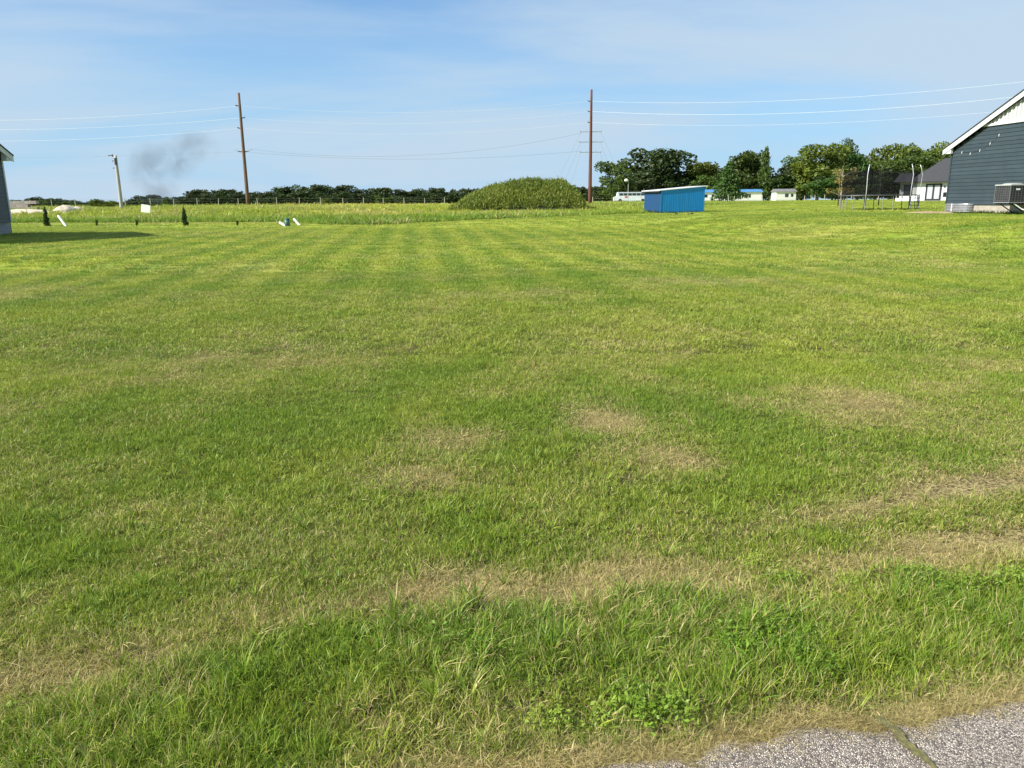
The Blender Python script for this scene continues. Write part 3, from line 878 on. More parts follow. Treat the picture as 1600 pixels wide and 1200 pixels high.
for y in (ay0 + .10, ay1 - .16):
    mb = MB(); mb.box((ax0 + .02, y, az0 - .055), (-.02, y + .05, az0 - .003)); mb.build('bracket_arm', M_black, ac)
    mb = MB(); mb.tube([(ax0 + .25, y + .025, az0 - .06), (-.03, y + .025, 0.02)], .022, 6); mb.build('bracket_strut', M_black, ac)
mb = MB(); mb.tube([(ax0 + .28, ay0 + .06, az0 - .03), (ax0 + .6, ay0 - .05, 0.24), (-0.2, ay0 - .35, 0.12)], .022, 8); mb.build('drain_pipe', M_pvc, ac)
tag(ac, 'grey louvered air conditioner on a wall bracket beside the slate blue house', 'air conditioner')
# string of small lights on the siding
sl_ = empty('string_lights', on_wall(houseR, 0, 0), Rrz)
spx = [(1503, 238), (1516, 240), (1531, 235), (1547, 224), (1561, 211)]
loc_inv = (Matrix.Translation(on_wall(houseR, 0, 0)) @ Matrix.Rotation(Rrz, 4, 'Z')).inverted()
bp = []
for (a, b) in spx:
    d = cr * ((a - 800) / FPX) + cu * ((600 - b) / FPX) + fw
    o_ = loc_inv @ Vector((0, 0, EYE)); dd = loc_inv.to_3x3() @ d
    t = (-0.07 - o_.x) / dd.x; bp.append(o_ + dd * t)
for p in bp:
    mb = MB(); mb.tube([p + Vector((0.03, 0, .05)), p + Vector((0, 0, .02)), p + Vector((0, 0, -.05)), p + Vector((0, 0, -.075))], [.006, .011, .013, .006], 8)
    mb.build('bulb', M_pvc, sl_, smooth=True)
cpts = []
for i in range(len(bp) - 1):
    for k in range(6):
        t = k / 6; q = bp[i].lerp(bp[i + 1], t); q = q + Vector((.03, 0, .05 - .10 * 4 * t * (1 - t) * .4)); cpts.append(q)
cpts.append(bp[-1] + Vector((.03, 0, .05)))
mb = MB(); mb.tube(cpts, .0035, 5); mb.build('cord', M_black, sl_)
tag(sl_, 'drooping string of small white bulbs on the slate blue siding', 'string lights')

# bare dirt by the house
def mound(name, c, rx, ry, h, m, seed, n=26, rough=.35):
    r = np.random.RandomState(seed); V = []; F = []
    for j in range(n + 1):
        for i in range(n + 1):
            a = (i / n * 2 - 1); b = (j / n * 2 - 1)
            x = c.x + a * rx; y = c.y + b * ry
            q = max(0, 1 - (a * a + b * b)) ** .8
            z = z1(x, y) - 0.03 + q * h * (1 - rough + 2 * rough * float(fbm(np.array([x]), np.array([y]), 1.5 / max(rx, .5) * 2, seed)[0]))
            V.append((x, y, z))
    for j in range(n):
        for i in range(n):
            q = j * (n + 1) + i; F.append((q, q + 1, q + n + 2, q + n + 1))
    return link(name, mesh(name, V, F, m, True))
o = mound('dirt_patch', gp(1455, 38.5), 1.5, 1.6, 0.12, M_dirt, 3); tag(o, 'bare pale dirt patch beside the far corner of the blue house', 'dirt', kind='stuff')
o = mound('sand_pile', gp(101, 78), 1.1, 1.4, 0.62, M_sand, 4); tag(o, 'pale sand pile in the field between the left house and the short pole', 'sand pile')
o = mound('sand_pile', gp(119, 80), 0.7, 1.0, 0.42, M_sand, 5); tag(o, 'small low sand heap at the right foot of the sand pile', 'sand pile')
o = mound('dirt_bank', gp(36, 76), 3.0, 1.8, 0.38, M_sand, 6); tag(o, 'tan dirt bank in front of the low concrete wall at left', 'dirt bank')

# low block wall at far left
bw = empty('block_wall', gp(30, 80))
cc_ = [solid('block grey', (0.36, 0.33, 0.30), (0.26, .24, .22), 2, .9), solid('block pinkish', (0.40, 0.34, 0.31), (0.28, .24, .22), 2, .9)]
bmesh_ = [MB().box((-.59, -.25, 0), (.59, .25, .30)).mesh('concrete_block', c_) for c_ in cc_]
for j in range(3):
    for i in range(4):
        x = -2.2 + i * 1.2 + (0.3 if j % 2 else 0)
        if x > 1.6: continue
        link('concrete_block', bmesh_[(i + j) % 2], bw, (x, rnd.uniform(-.02, .02), 0.05 + j * .305))
tag(bw, 'low grey concrete block wall in the field beside the left house', 'wall')

# ------------------------------------------------------------------ shed
shp = gp(1032, 68.5)
shed = empty('metal_shed', shp, R(14))           # local x = along the long face to the right, y = away
SL, SD = 4.15, 3.55
zs0, zs1 = 1.88, 2.22
def topz(x): return zs0 + (zs1 - zs0) * x / SL
def ribbed(p0, p1, zf, m, name, nrm, parent, step=0.229):
    # sheet with standing ribs between two ground points
    p0 = Vector(p0); p1 = Vector(p1); L_ = (p1 - p0).length; d = (p1 - p0) / L_; nn = Vector(nrm)
    n_ = int(L_ / 0.92 + .5); w = L_ / n_
    for k in range(n_):
        mb = MB(); a = k * w; pts = [(a, 0)]
        q = a + .04
        while q < a + w - .06:
            pts += [(q, 0), (q + .012, .007), (q + .035, .007), (q + .047, 0)]; q += step
        pts.append((a + w - .004, 0))
        for (s_, o_) in pts:
            b = p0 + d * s_ + nn * o_
            mb.v += [b + Vector((0, 0, -0.25)), b + Vector((0, 0, zf(s_)))]
        mb.f += [(2 * i, 2 * i + 2, 2 * i + 3, 2 * i + 1) for i in range(len(pts) - 1)]
        mb.build(name, m, parent)
ribbed((0, 0, 0), (SL, 0, 0), topz, M_bluemetal, 'wall_sheet', (0, -1, 0), shed)
ribbed((0, SD, 0), (0, 0, 0), lambda s_: zs0, M_blueshade, 'end_wall_sheet', (-1, 0, 0), shed)
ribbed((SL, 0, 0), (SL, SD, 0), lambda s_: zs1, M_bluemetal, 'end_wall_sheet', (1, 0, 0), shed)
ribbed((SL, SD, 0), (0, SD, 0), lambda s_: topz(SL - s_), M_bluemetal, 'wall_sheet', (0, 1, 0), shed)
M_roofw = solid('white roof metal', (0.78, 0.79, 0.78), (0.7, 0.71, 0.7), 1, 0.4)
mb = MB()
mb.prism([(-.22, topz(-.22) + .02), (SL + .22, topz(SL + .22) + .02), (SL + .22, topz(SL + .22) + .085), (-.22, topz(-.22) + .085)], 'y', -.07, SD + .18)
mb.build('roof', M_roofw, shed)
for x, y in ((0.004, 0.004), (SL - .05, .004)):
    mb = MB(); mb.box((x - .03, y - .034, -.2), (x + .03, y - .022, topz(x) - .01)); mb.build('corner_flashing', M_bluemetal, shed)
mb = MB(); mb.box((-.20, -.06, topz(0) - .11), (-.17, SD + .17, topz(-.2) + .018)); mb.build('eave_shade_strip', M_black, shed)  # black strip built in as the shadow line under the roof overhang
tag(shed, 'low blue ribbed metal shed with a white sloping roof at the field edge', 'shed')

# ------------------------------------------------------------------ trampoline
tp = gp(1371, 48.5)
tr = empty('trampoline', tp, R(12))
A_, B_, TH = 2.35, 1.75, 0.86
M_tube = solid('galvanised tube', (0.30, 0.29, 0.25), (0.20, 0.2, 0.18), 4, 0.5, 0.3)
def el(a, s_=1.0): return (A_ * s_ * math.cos(a), B_ * s_ * math.sin(a))
ring = [(*el(2 * math.pi * i / 40), TH) for i in range(41)]
MB().tube(ring, .028, 6, False).build('frame', M_tube, tr)
mb = MB(); mb.poly([(0, 0, TH - .02)] + [(*el(2 * math.pi * i / 40, .88), TH - .01) for i in range(40)], [(0, 1 + i, 1 + (i + 1) % 40) for i in range(40)])
mb.build('jumping_mat', M_black, tr)
mb = MB()
for s_, z in ((.88, TH + .012), (1.03, TH + .035), (1.04, TH - .03)):
    mb.v += [Vector((*el(2 * math.pi * i / 40, s_), z)) for i in range(40)]
for k in range(2):
    mb.f += [(k * 40 + i, k * 40 + (i + 1) % 40, (k + 1) * 40 + (i + 1) % 40, (k + 1) * 40 + i) for i in range(40)]
mb.build('safety_pad', solid('pad', (0.03, 0.032, 0.036), (.05, .05, .055), 2, .6), tr)
for k in range(6):
    a = 2 * math.pi * (k + .25) / 6; lp = []
    for da in (-.13, .13):
        x, y = el(a + da); lp.append((x, y))
    zb = -0.10
    MB().tube([(*lp[0], TH - .04), (lp[0][0] * 1.02, lp[0][1] * 1.02, zb + .1), (lp[1][0] * 1.02, lp[1][1] * 1.02, zb + .1), (*lp[1], TH - .04)], .026, 6).build('leg', M_tube, tr)
M_tubed = solid('dull tube', (0.20, 0.19, 0.16), None, 4, .6, .2)
M_netpole = solid('silver pole', (0.62, 0.64, 0.68), (0.5, .52, .56), 3, 0.35, .3)
poles = []
for k, a in enumerate((R(-137), R(-70), R(-24), R(60), R(160))):
    x, y = el(a, 1.05)
    top = (x * .94, y * .94, TH + 1.78)
    MB().tube([(x, y, 0.28), (x, y, TH + .45), (x * 1.02, y * 1.02, TH + 1.15), (x * .98, y * .98, TH + 1.55), top], .022 if k < 3 else .014, 7).build('net_pole', M_netpole if k < 3 else M_tubed, tr, smooth=True)
    MB().tube([(x, y, 0.25), (x, y, TH - .05)], .032, 7).build('pole_sleeve', M_black, tr)
# net: knotted mesh as a see-through cloth
def net_material():
    m, n, o = newmat('net mesh')
    d = add(n, 'ShaderNodeBsdfDiffuse'); d.inputs[0].default_value = (0.012, 0.012, 0.014, 1)
    t = add(n, 'ShaderNodeBsdfTransparent')
    mx = add(n, 'ShaderNodeMixShader')
    n.links.new(ramp(n, noise(n, 1.2, 3), 0.3, 0.7, 0.34, 0.54), mx.inputs[0])
    n.links.new(t.outputs[0], mx.inputs[1]); n.links.new(d.outputs[0], mx.inputs[2]); n.links.new(mx.outputs[0], o.inputs[0])
    return m
mb = MB(); NS = 48
for j in range(5):
    t = j / 4
    for i in range(NS):
        a = 2 * math.pi * i / NS
        s_ = .98 - .05 * abs(math.sin(3 * (a - 2 * math.pi * .25 / 6))) * (0.4 + t)
        sag = .16 * abs(math.sin(3 * (a - 2 * math.pi * .25 / 6)))
        mb.v.append(Vector((*el(a, s_), TH + .04 + t * (1.55 - sag))))
for j in range(4):
    mb.f += [(j * NS + i, j * NS + (i + 1) % NS, (j + 1) * NS + (i + 1) % NS, (j + 1) * NS + i) for i in range(NS)]
mb.build('net', net_material(), tr, smooth=True)
MB().tube([(-1.98, -1.45, 0.0), (-1.85, -1.3, TH)], .02, 6).build('ladder_rail', M_tube, tr)
tag(tr, 'oval trampoline with a dark safety net and silver poles', 'trampoline')
# small step ladder on the right of the trampoline
ld = empty('ladder', gp(1427, 50.0), R(-10))
for x in (-.22, .22):
    MB().tube([(x, -.25, -.05), (x, .05, .86)], .025, 6).build('rail', M_netpole, ld)
for k in range(3):
    MB().box((-.22, -.25 + k * .09, .2 + k * .23), (.22, -.13 + k * .09, .23 + k * .23)).build('step', M_black, ld)
tag(ld, 'short step ladder leaning at the right end of the trampoline', 'ladder')

# ------------------------------------------------------------------ white house behind the trampoline
wp = gp(1424, 104)
wh = empty('house', wp, math.atan2(-0.66, 0.75))      # local x runs right and nearer, y runs away
mb = MB(); mb.box((0, 0, .0), (15, 9, 2.55)); mb.build('wall', M_whitewall, wh)
mb = MB(); mb.box((-2.0, 1.6, .0), (-0.002, 8.99, 2.55)); mb.build('porch_wall', solid('white wall with painted shade', (0.45, 0.45, 0.45), None, 2, .7), wh)  # grey in place of white paints the recessed porch's shade into the wall
mb = MB(); mb.box((-2.0, -0.02, -.15), (-0.002, 1.598, .45)); mb.build('porch_base', M_whitewall, wh)
for k in range(13):                                   # lap boards
    z = 0.02 + k * .19
    mb = MB(); mb.prism([(-.001, z), (-.022, z), (-.006, z + .19), (-.001, z + .19)], 'x', .01, 14.9); mb.build('siding_board', M_whitewall, wh)
rp = [(-.6, -.6, 2.5), (15.8, -.6, 2.5), (15.8, 9.6, 2.5), (-.6, 9.6, 2.5), (2.4, 4.5, 5.55), (11.5, 4.5, 5.55)]
mb = MB(); mb.poly([Vector(p) for p in rp] + [Vector((p[0], p[1], p[2] - .14)) for p in rp[:4]],
                   [(0, 1, 5, 4), (1, 2, 5), (2, 3, 4, 5), (3, 0, 4), (6, 9, 8, 7), (0, 6, 7, 1), (1, 7, 8, 2), (2, 8, 9, 3), (3, 9, 6, 0)])
mb.build('roof', M_shingle, wh)
mb = MB(); mb.prism([(.2, 2.5), (9.2, 2.5), (7.0, 3.7), (3.0, 3.7)], 'x', -2.5, -.61); mb.build('porch_roof', M_shingle, wh)
mb = MB(); mb.box((-.63, -.66, 2.34), (15.83, -.603, 2.52)); mb.build('fascia', M_black, wh)
MB().tube([(4.1, 1.9, 3.9), (4.1, 1.9, 4.75)], .09, 8).build('vent_pipe', M_white, wh)
dr = MB().box((1.55, -.05, .12), (3.45, -.024, 2.22)).build('french_door', M_black, wh)
for x in (1.78, 2.62):
    MB().box((x, -.062, .32), (x + .60, -.0505, 2.05)).build('door_pane', solid('blind behind glass', (0.5, 0.52, 0.55), None, 2, .15), dr)
wn_ = MB().box((-1.5, 1.55, .75), (-.35, 1.597, 2.15)).build('window', M_black, wh)
MB().box((-1.4, 1.53, .85), (-.45, 1.548, 2.05)).build('pane', M_glass, wn_)
wn_ = MB().box((5.6, -.05, 1.0), (6.9, -.024, 2.1)).build('window', M_black, wh)
MB().box((5.7, -.062, 1.08), (6.8, -.0505, 2.02)).build('pane', M_glass, wh)
MB().box((3.68, -.16, 1.72), (3.82, -.024, 1.95)).build('wall_lamp', M_black, wh)
MB().box((1.2, -2.6, .02), (7.5, -.03, .12)).build('deck', solid('grey deck', (0.2, 0.19, 0.18), None, 2, .8), wh)
tag(wh, 'white house with a charcoal hip roof and black french door behind the trampoline', 'house')
# patio chairs on the deck
wmx = Matrix.Translation(wp) @ Matrix.Rotation(wh.rotation_euler.z, 4, 'Z')
def patio_chair(x, y, rz, lab):
    c = empty('patio_chair', wmx @ Vector((x, y, .12)), wh.rotation_euler.z + rz)
    MB().box((-.28, -.28, .40), (.28, .28, .45)).build('seat', M_black, c)
    MB().box((-.28, .24, .45), (.28, .29, 1.0)).build('backrest', M_black, c)
    for sx_ in (-.26, .23):
        for sy_ in (-.27, .24):
            MB().box((sx_, sy_, 0), (sx_ + .03, sy_ + .03, .40)).build('leg', M_black, c)
    tag(c, lab, 'chair')
patio_chair(4.3, -1.4, .4, 'black patio chair on the white house deck, nearer the french door')
patio_chair(5.4, -1.7, -.5, 'black patio chair on the white house deck, farther from the french door')

# ------------------------------------------------------------------ mobile homes, small house, coach
def mobile_home(pxL, pxR, Y, h, roofc, label, wins):
    a = gp(pxL, Y); b = gp(pxR, Y)
    L_ = (b - a).length; rz = math.atan2(b.y - a.y, b.x - a.x)
    e = empty('mobile_home', a, rz)
    MB().box((0, 0, -.4), (L_, 4.2, h)).build('wall', M_whitewall, e)
    MB().box((-.01, -.012, -.4), (L_ + .01, -.001, .35)).build('skirting', M_white, e)
    MB().prism([(-.35, h - .02), (4.55, h - .02), (4.55, h + .04), (2.1, h + .85), (-.35, h + .04)], 'x', -.3, L_ + .3).build('roof', roofc, e)
    for (x0_, x1, z0_, z1_, kind) in wins:
        w = MB().box((x0_ * L_ / 100, -.06, z0_), (x1 * L_ / 100, -.013, z1_)).build('window' if kind == 'w' else 'shutter', M_glass if kind == 'w' else M_black, e)
    tag(e, label, 'mobile home')
    return e
M_roofblue = solid('blue metal roof', (0.10, 0.26, 0.50), (0.08, 0.22, 0.44), .8, .4)
M_roofgrey = solid('grey roof', (0.2, 0.2, 0.21), None, .8, .7)
mobile_home(1092, 1190, 238, 2.55, M_roofblue, 'long white mobile home with a blue roof behind the conifer', [(63, 66, 1.2, 1.95, 'w'), (67, 71, 1.2, 1.95, 'w'), (74, 76, .95, 2.0, 's'), (76.3, 79.5, 1.0, 1.95, 'w'), (79.8, 82, .95, 2.0, 's'), (8, 13, 1.1, 1.9, 'w'), (20, 24, 1.1, 1.9, 'w')])
mobile_home(1212, 1243, 236, 2.55, M_roofgrey, 'small white house with a grey roof half hidden by trees', [(45, 62, 1.0, 2.0, 'w'), (75, 86, 1.1, 1.9, 'w')])
# parked coach trailer
bp_ = gp(960, 168); be = gp(1016, 168)
L_ = (be - bp_).length
bus = empty('parked_trailer', bp_, 0)
M_busw = solid('white coach paint', (0.72, 0.74, 0.78), (0.62, 0.66, 0.74), .8, .35)
MB().prism([(0, .35), (L_, .35), (L_, 1.95), (.75, 1.95), (.62, 1.3), (0, 1.1)], 'y', 0, 2.3).build('body', M_busw, bus)
MB().prism([(.7, 1.952), (L_, 1.952), (L_ - .05, 2.12), (.85, 2.12)], 'y', -.05, 2.35).build('roof', solid('pale blue roof', (0.62, 0.70, 0.82), None, 1, .4), bus)
for k in range(7):
    x = 1.0 + k * .92
    if x + .8 < L_: MB().box((x, -.035, 1.42), (x + .8, -.001, 1.85)).build('window', M_glass, bus)
for x in (1.2, L_ - 1.6):
    wmb = MB(); wmb.tube([(x, -.06, .35), (x, .2, .35)], .38, 16); wmb.build('wheel', M_black, bus)
MB().box((2.2, -.02, .95), (2.9, -.001, 1.25)).build('red_mark', solid('red mark', (.5, .06, .08), None, 1, .5), bus)
tag(bus, 'long white and pale blue trailer parked behind the field left of the shed', 'trailer')

# yard light
yl_ = empty('yard_light', gp(981, 160))
MB().tube([(0, 0, -.3), (0, 0, 4.3)], [.075, .055], 8).build('pole', M_pale, yl_)
MB().tube([(0, 0, 4.25), (-.2, -.1, 4.45), (-.45, -.2, 4.4)], .04, 6).build('arm', M_pale, yl_)
MB().tube([(-.45, -.2, 4.62), (-.45, -.2, 4.5), (-.45, -.2, 4.2), (-.45, -.2, 4.1)], [.12, .34, .42, .2], 12).build('lamp_head', M_pvc, yl_, smooth=True)
tag(yl_, 'slim yard light with a white round head in front of the dark trees', 'lamp')

# ------------------------------------------------------------------ utility poles and wires
def pole(px, topy, Y, r0, r1, m, label):
    b = gp(px, Y)
    # find height so that the top lands on the measured row
    lo_, hi_ = 1, 40
    for _ in range(40):
        h = (lo_ + hi_) / 2; v = Vector((b.x, b.y, b.z + h - EYE))
        sy = 600 - FPX * v.dot(cu) / v.dot(fw)
        if sy > topy: lo_ = h
        else: hi_ = h
    e = empty('utility_pole', b)
    pts = [(0, 0, -.5 + (h + .5) * k / 8) for k in range(9)]
    MB().tube(pts, [r0 + (r1 - r0) * k / 8 for k in range(9)], 12).build('pole', m, e, smooth=True)
    tag(e, label, 'utility pole')
    return e, b, h
def hz(b, py, px):                # height above base for a photo row on the pole
    return at(px, py, b.y).z - b.z
pl, plb, plh = pole(388, 145, 100, .24, .14, M_wood, 'tall brown wooden utility pole in front of the far tree line')
M_ins = solid('insulator', (0.10, 0.08, 0.08), None, 3, .4)
M_insg = solid('grey insulator', (0.35, 0.37, 0.40), None, 3, .4)
def insul(e, z, dx, L1=.55, m=M_ins):
    mb = MB(); s_ = 1 if dx > 0 else -1
    pts = [(0.12 * s_, 0, z - .05), (s_ * L1, 0, z + .05)]
    k = 7; P_ = [Vector(pts[0]).lerp(Vector(pts[1]), i / (2 * k)) for i in range(2 * k + 1)]
    mb.tube(P_, [.03 if i % 2 == 0 else .075 for i in range(2 * k + 1)], 8)
    return mb.build('insulator', m, e)
for py, s_ in ((165, -1), (184, 1), (200, -1)):
    insul(pl, hz(plb, py, 380), s_)
za = hz(plb, 237, 382)
MB().box((-.55, -.06, za - .06), (.35, .06, za + .06)).build('bracket', M_wood, pl)
for sx_ in (-1, 1):
    MB().tube([(.1 * sx_, 0, za - .1), (.7 * sx_, -.05, za + .05), (1.05 * sx_, 0, za + .28)], .025, 6).build('jumper_wire', M_wiredark, pl)
    insul(pl, za + .02, sx_, .7, M_ins)
pr_, prb, prh = pole(921.5, 140, 100, .25, .13, M_wood2, 'tall red brown utility pole with three cross arms by the shrub mound')
for i, py in enumerate((206, 222, 238)):
    z = hz(prb, py, 922); w = 1.35 + .15 * (i == 1)
    MB().box((-w, -.035, z - .035), (w, .035, z + .035)).build('cross_arm', M_wiredark, pr_)
    for x in (-w + .05, w - .05, -.6, .6):
        MB().tube([(x, 0, z + .05), (x, 0, z + .12), (x, 0, z + .2)], [.03, .06, .03], 8).build('insulator', M_insg, pr_)
for py, s_ in ((158, -1), (174, -1), (191, -1)):
    insul(pr_, hz(prb, py, 922), s_, .45)
for (z, dx) in ((206, -5.6), (222, -4.4), (238, -3.2), (206, 5.6), (222, 4.4), (238, 3.2)):
    zz = hz(prb, z, 922)
    MB().tube([(math.copysign(1.2, dx), 0, zz), (dx, 1.0, z1(prb.x + dx, prb.y + 1) - prb.z)], .012, 4).build('guy_wire', M_wiredark, pr_)
pg, pgb, pgh = pole(190.5, 243, 82, .20, .14, M_pale, 'short pale grey utility pole in the field at left')
MB().tube([(0, 0, pgh - .15), (-.4, 0, pgh + .03), (-.75, 0, pgh + .0)], .05, 8).build('bracket', M_ins, pg)
MB().tube([(-.30, 0, pgh - .1), (-.30, 0, pgh + .12)], [.09, .05], 8).build('insulator', M_ins, pg)
MB().tube([(.02, -.12, pgh - .25), (.02, -.17, pgh - .9)], .13, 8).build('transformer_fuse', M_ins, pg)
for z in (.55, 1.25):
    MB().tube([(-.14, 0, pgh - z), (-.34, 0, pgh - z + .06), (-.36, 0, pgh - z - .1)], .03, 6).build('hook', M_ins, pg)

def wire(p, q, sag, r, label, m=M_wire, n=40, group=None):
    p = Vector(p); q = Vector(q); o_ = p
    pts = [(p.lerp(q, i / n) - o_) - Vector((0, 0, sag * 4 * (i / n) * (1 - i / n))) for i in range(n + 1)]
    w = MB().tube(pts, r, 4).build('power_line', m, None, o_)
    tag(w, label, 'power line', group)
for lvl, py0, py1, sg, pyR in (('topmost', 165, 150, 2.2, 158), ('middle', 184, 168, 1.9, 174), ('lowest', 200, 186, 2.0, 191)):
    p = at(376 if lvl == 'topmost' else 379, py0, plb.y)
    wire(p, at(-520, py1 + 4, 108), sg, .017, lvl + ' white wire running left from the tall brown pole')
    wire(p, at(920, pyR, prb.y), 1.05, .013, lvl + ' upper wire between the two tall poles', M_wire)
for (pyA, pyB, sg, lab) in ((233, 208, 1.7, 'upper of two dull wires low between the tall poles'), (238, 236, .9, 'lower of two dull wires low between the tall poles')):
    wire(at(390, pyA, plb.y), at(908, pyB, prb.y), sg, .016, lab, M_wiredark)
wire(at(378, 237, plb.y), at(-500, 238, 118), .8, .014, 'faint dull wire leaving the tall brown pole bracket to the left', M_wiredark)
for (py0, pyE, sg, r_, lab) in ((158, 62, 1.9, .012, 'topmost pale wire crossing the sky right of the red brown pole'),
                              (174, 84, 2.1, .015, 'middle bright wire crossing the sky right of the red brown pole'),
                              (191, 112, 1.9, .009, 'lowest pale wire crossing the sky right of the red brown pole')):
    wire(at(923, py0, prb.y), at(2050, pyE, 74), sg, r_, lab)

# ------------------------------------------------------------------ fences
def fence(pts, hh, label, r_=.055):
    b0 = gp(*pts[0]); e = empty('wire_fence', b0)
    me = MB().tube([(0, 0, -.4), (0, 0, hh)], [r_, r_ * .9], 6).mesh('post', M_post)
    prev = None
    for (px, Y) in pts:
        p = gp(px, Y) - b0
        o = link('post', me, e, p + Vector((0, 0, rnd.uniform(-.08, .08))))
        o.rotation_euler = (rnd.uniform(-.03, .03), rnd.uniform(-.04, .04), 0)
        if prev is not None:
            m_ = MB()
            for z in (.5, .85, 1.2): m_.tube([prev + Vector((0, 0, z)), p + Vector((0, 0, z))], .008, 3, False)
            m_.build('wire', M_wiredark, e)
        prev = p
    tag(e, label, 'fence')
fence([(-30, 118), (15, 117), (48, 116), (82, 115), (119, 114), (152, 113), (197, 112), (236, 112), (272, 112), (309, 112), (342, 112), (373, 112), (403, 112), (433, 112), (468, 112),
       (501, 112), (536, 112), (568, 112), (599, 112), (632, 112), (664, 113), (695, 114)], 1.30, 'long wire fence on pale posts along the back of the field at left')
fence([(926, 122), (960, 124), (1002, 126), (1098, 138), (1115, 138), (1138, 138), (1147, 139), (1158, 139), (1169, 140), (1191, 140), (1204, 141), (1243, 142), (1257, 142), (1267, 142), (1273, 143), (1288, 143), (1330, 144), (1372, 145), (1400, 146)], 1.05,
      'wire fence on pale posts between the shed and the trampoline')

# ------------------------------------------------------------------ trees
M_leafD = leafmat('dark oak leaves', (0.036, 0.060, 0.015), (0.055, 0.080, 0.020), (0.018, 0.034, 0.010), .12, .2)
M_leafM = leafmat('green leaves', (0.060, 0.102, 0.014), (0.092, 0.142, 0.020), (0.028, 0.052, 0.009), .18)
M_leafY = leafmat('yellowing leaves', (0.105, 0.150, 0.016), (0.145, 0.180, 0.020), (0.055, 0.090, 0.010), .22)
M_leafC = leafmat('conifer needles', (0.042, 0.085, 0.014), (0.058, 0.105, 0.018), (0.020, 0.044, 0.009), .3, .15)
M_leafS = leafmat('sapling leaves', (0.17, 0.15, 0.045), (0.24, 0.16, 0.04), (0.08, 0.10, 0.025), .6)
def leaf_cloud(lobes, nl, size, seed, flat_=0.0):
    r = np.random.RandomState(seed)
    V = np.zeros((nl * 4, 3)); w = np.array([l[3] * l[4] + l[3] * l[5] for l in lobes]); w = w / w.sum()
    ch = r.choice(len(lobes), nl, p=w)
    L_ = np.array(lobes)[ch]
    d = r.randn(nl, 3); d /= np.linalg.norm(d, axis=1)[:, None]
    rad = (0.45 + 0.62 * r.rand(nl) ** 0.45)[:, None]
    c = L_[:, :3] + d * rad * L_[:, 3:6]
    nrm = d * .7 + r.randn(nl, 3) * .75; nrm[:, 2] += .35
    nrm /= np.linalg.norm(nrm, axis=1)[:, None]
    t = np.cross(nrm, r.randn(nl, 3)); t /= np.linalg.norm(t, axis=1)[:, None] + 1e-9
    b = np.cross(nrm, t)
    s_ = (size * (0.55 + 0.9 * r.rand(nl)))[:, None]
    t = t * s_; b = b * s_ * .62
    V[0::4] = c - t; V[1::4] = c - b * .9 + t * .1; V[2::4] = c + t; V[3::4] = c + b
    F = np.arange(nl * 4).reshape(-1, 4)
    return V, F
def crown_mesh(kind, nl, size, seed, m):
    # unit tree: height 1, crown half width 0.5
    r = np.random.RandomState(seed); lobes = []
    if kind == 'round':
        for i in range(26):
            a = r.rand() * 6.283; q = math.sqrt(r.rand()) * .36; z = .30 + .56 * r.rand() ** .8
            k = math.sqrt(max(.05, 1 - ((z - .5) / .5) ** 2)); s_ = r.uniform(.09, .17)
            lobes.append((q * math.cos(a) * k * 1.05, q * math.sin(a) * k * 1.05, z, s_ * 1.15, s_ * 1.15, s_ * .72))
        lobes.append((0, 0, .5, .28, .28, .30)); lobes.append((0, 0, .28, .30, .30, .16))
    elif kind == 'spread':
        for i in range(30):
            a = r.rand() * 6.283; q = math.sqrt(r.rand()) * .42; z = .2 + .62 * r.rand()
            k = math.sqrt(max(.05, 1 - ((z - .42) / .62) ** 2)); s_ = r.uniform(.08, .16)
            lobes.append((q * math.cos(a) * k, q * math.sin(a) * k, z, s_, s_, s_ * .8))
        lobes.append((0, 0, .4, .33, .33, .30)); lobes.append((0, 0, .2, .40, .40, .16))
    elif kind == 'tall':
        for i in range(26):
            a = r.rand() * 6.283; z = .18 + .74 * r.rand(); k = .40 * math.sqrt(max(.03, 1 - abs((z - .48) / .56) ** 2.2)); q = math.sqrt(r.rand()) * k
            s_ = r.uniform(.07, .13)
            lobes.append((q * math.cos(a), q * math.sin(a), z, s_ * 1.2, s_ * 1.2, s_))
        lobes += [(0, 0, .45, .24, .24, .34), (.1, .05, .2, .26, .26, .16), (-.1, -.05, .14, .28, .28, .12)]
    elif kind == 'cone':
        for i in range(44):
            t = (i + r.rand()) / 44; z = .05 + .90 * t; k = (.44 - .10 * t) * (1 - t) ** .75 + .02
            a = i * 2.4; q = k * r.uniform(.45, .95); s_ = .05 + .09 * (1 - t)
            lobes.append((q * math.cos(a), q * math.sin(a), z, s_ * 1.3, s_ * 1.3, s_ * .55))
        lobes.append((0, 0, .28, .27, .27, .25)); lobes.append((0, 0, .55, .13, .13, .25))
    V, F = leaf_cloud(lobes, nl, size, seed)
    me = mesh('crown', V.tolist(), F.tolist(), m)
    return me
def trunk_mesh(seed, lo_=.5):
    r = random.Random(seed); mb = MB()
    mb.tube([(0, 0, -.03), (.005, 0, .1), (-.01, .01, .3), (.01, 0, lo_), (0, 0, .8)], [.028, .022, .018, .013, .004], 8)
    for k in range(6):
        a = r.random() * 6.283; z = .22 + .08 * k
        mb.tube([(0, 0, z), (.12 * math.cos(a), .12 * math.sin(a), z + .10), (.26 * math.cos(a), .26 * math.sin(a), z + .2)], [.011, .007, .003], 5)
    return mb.mesh('trunk', M_bark)
trunks = [trunk_mesh(i) for i in range(4)]
crowns = {}
def get_crown(kind, key, v, m, nl, size):
    k = (kind, key, v)
    if k not in crowns: crowns[k] = crown_mesh(kind, nl, size, hash((len(kind), len(key), v)) % 9999 + v * 7, m)
    return crowns[k]
MATS = {'D': M_leafD, 'M': M_leafM, 'Y': M_leafY, 'C': M_leafC}
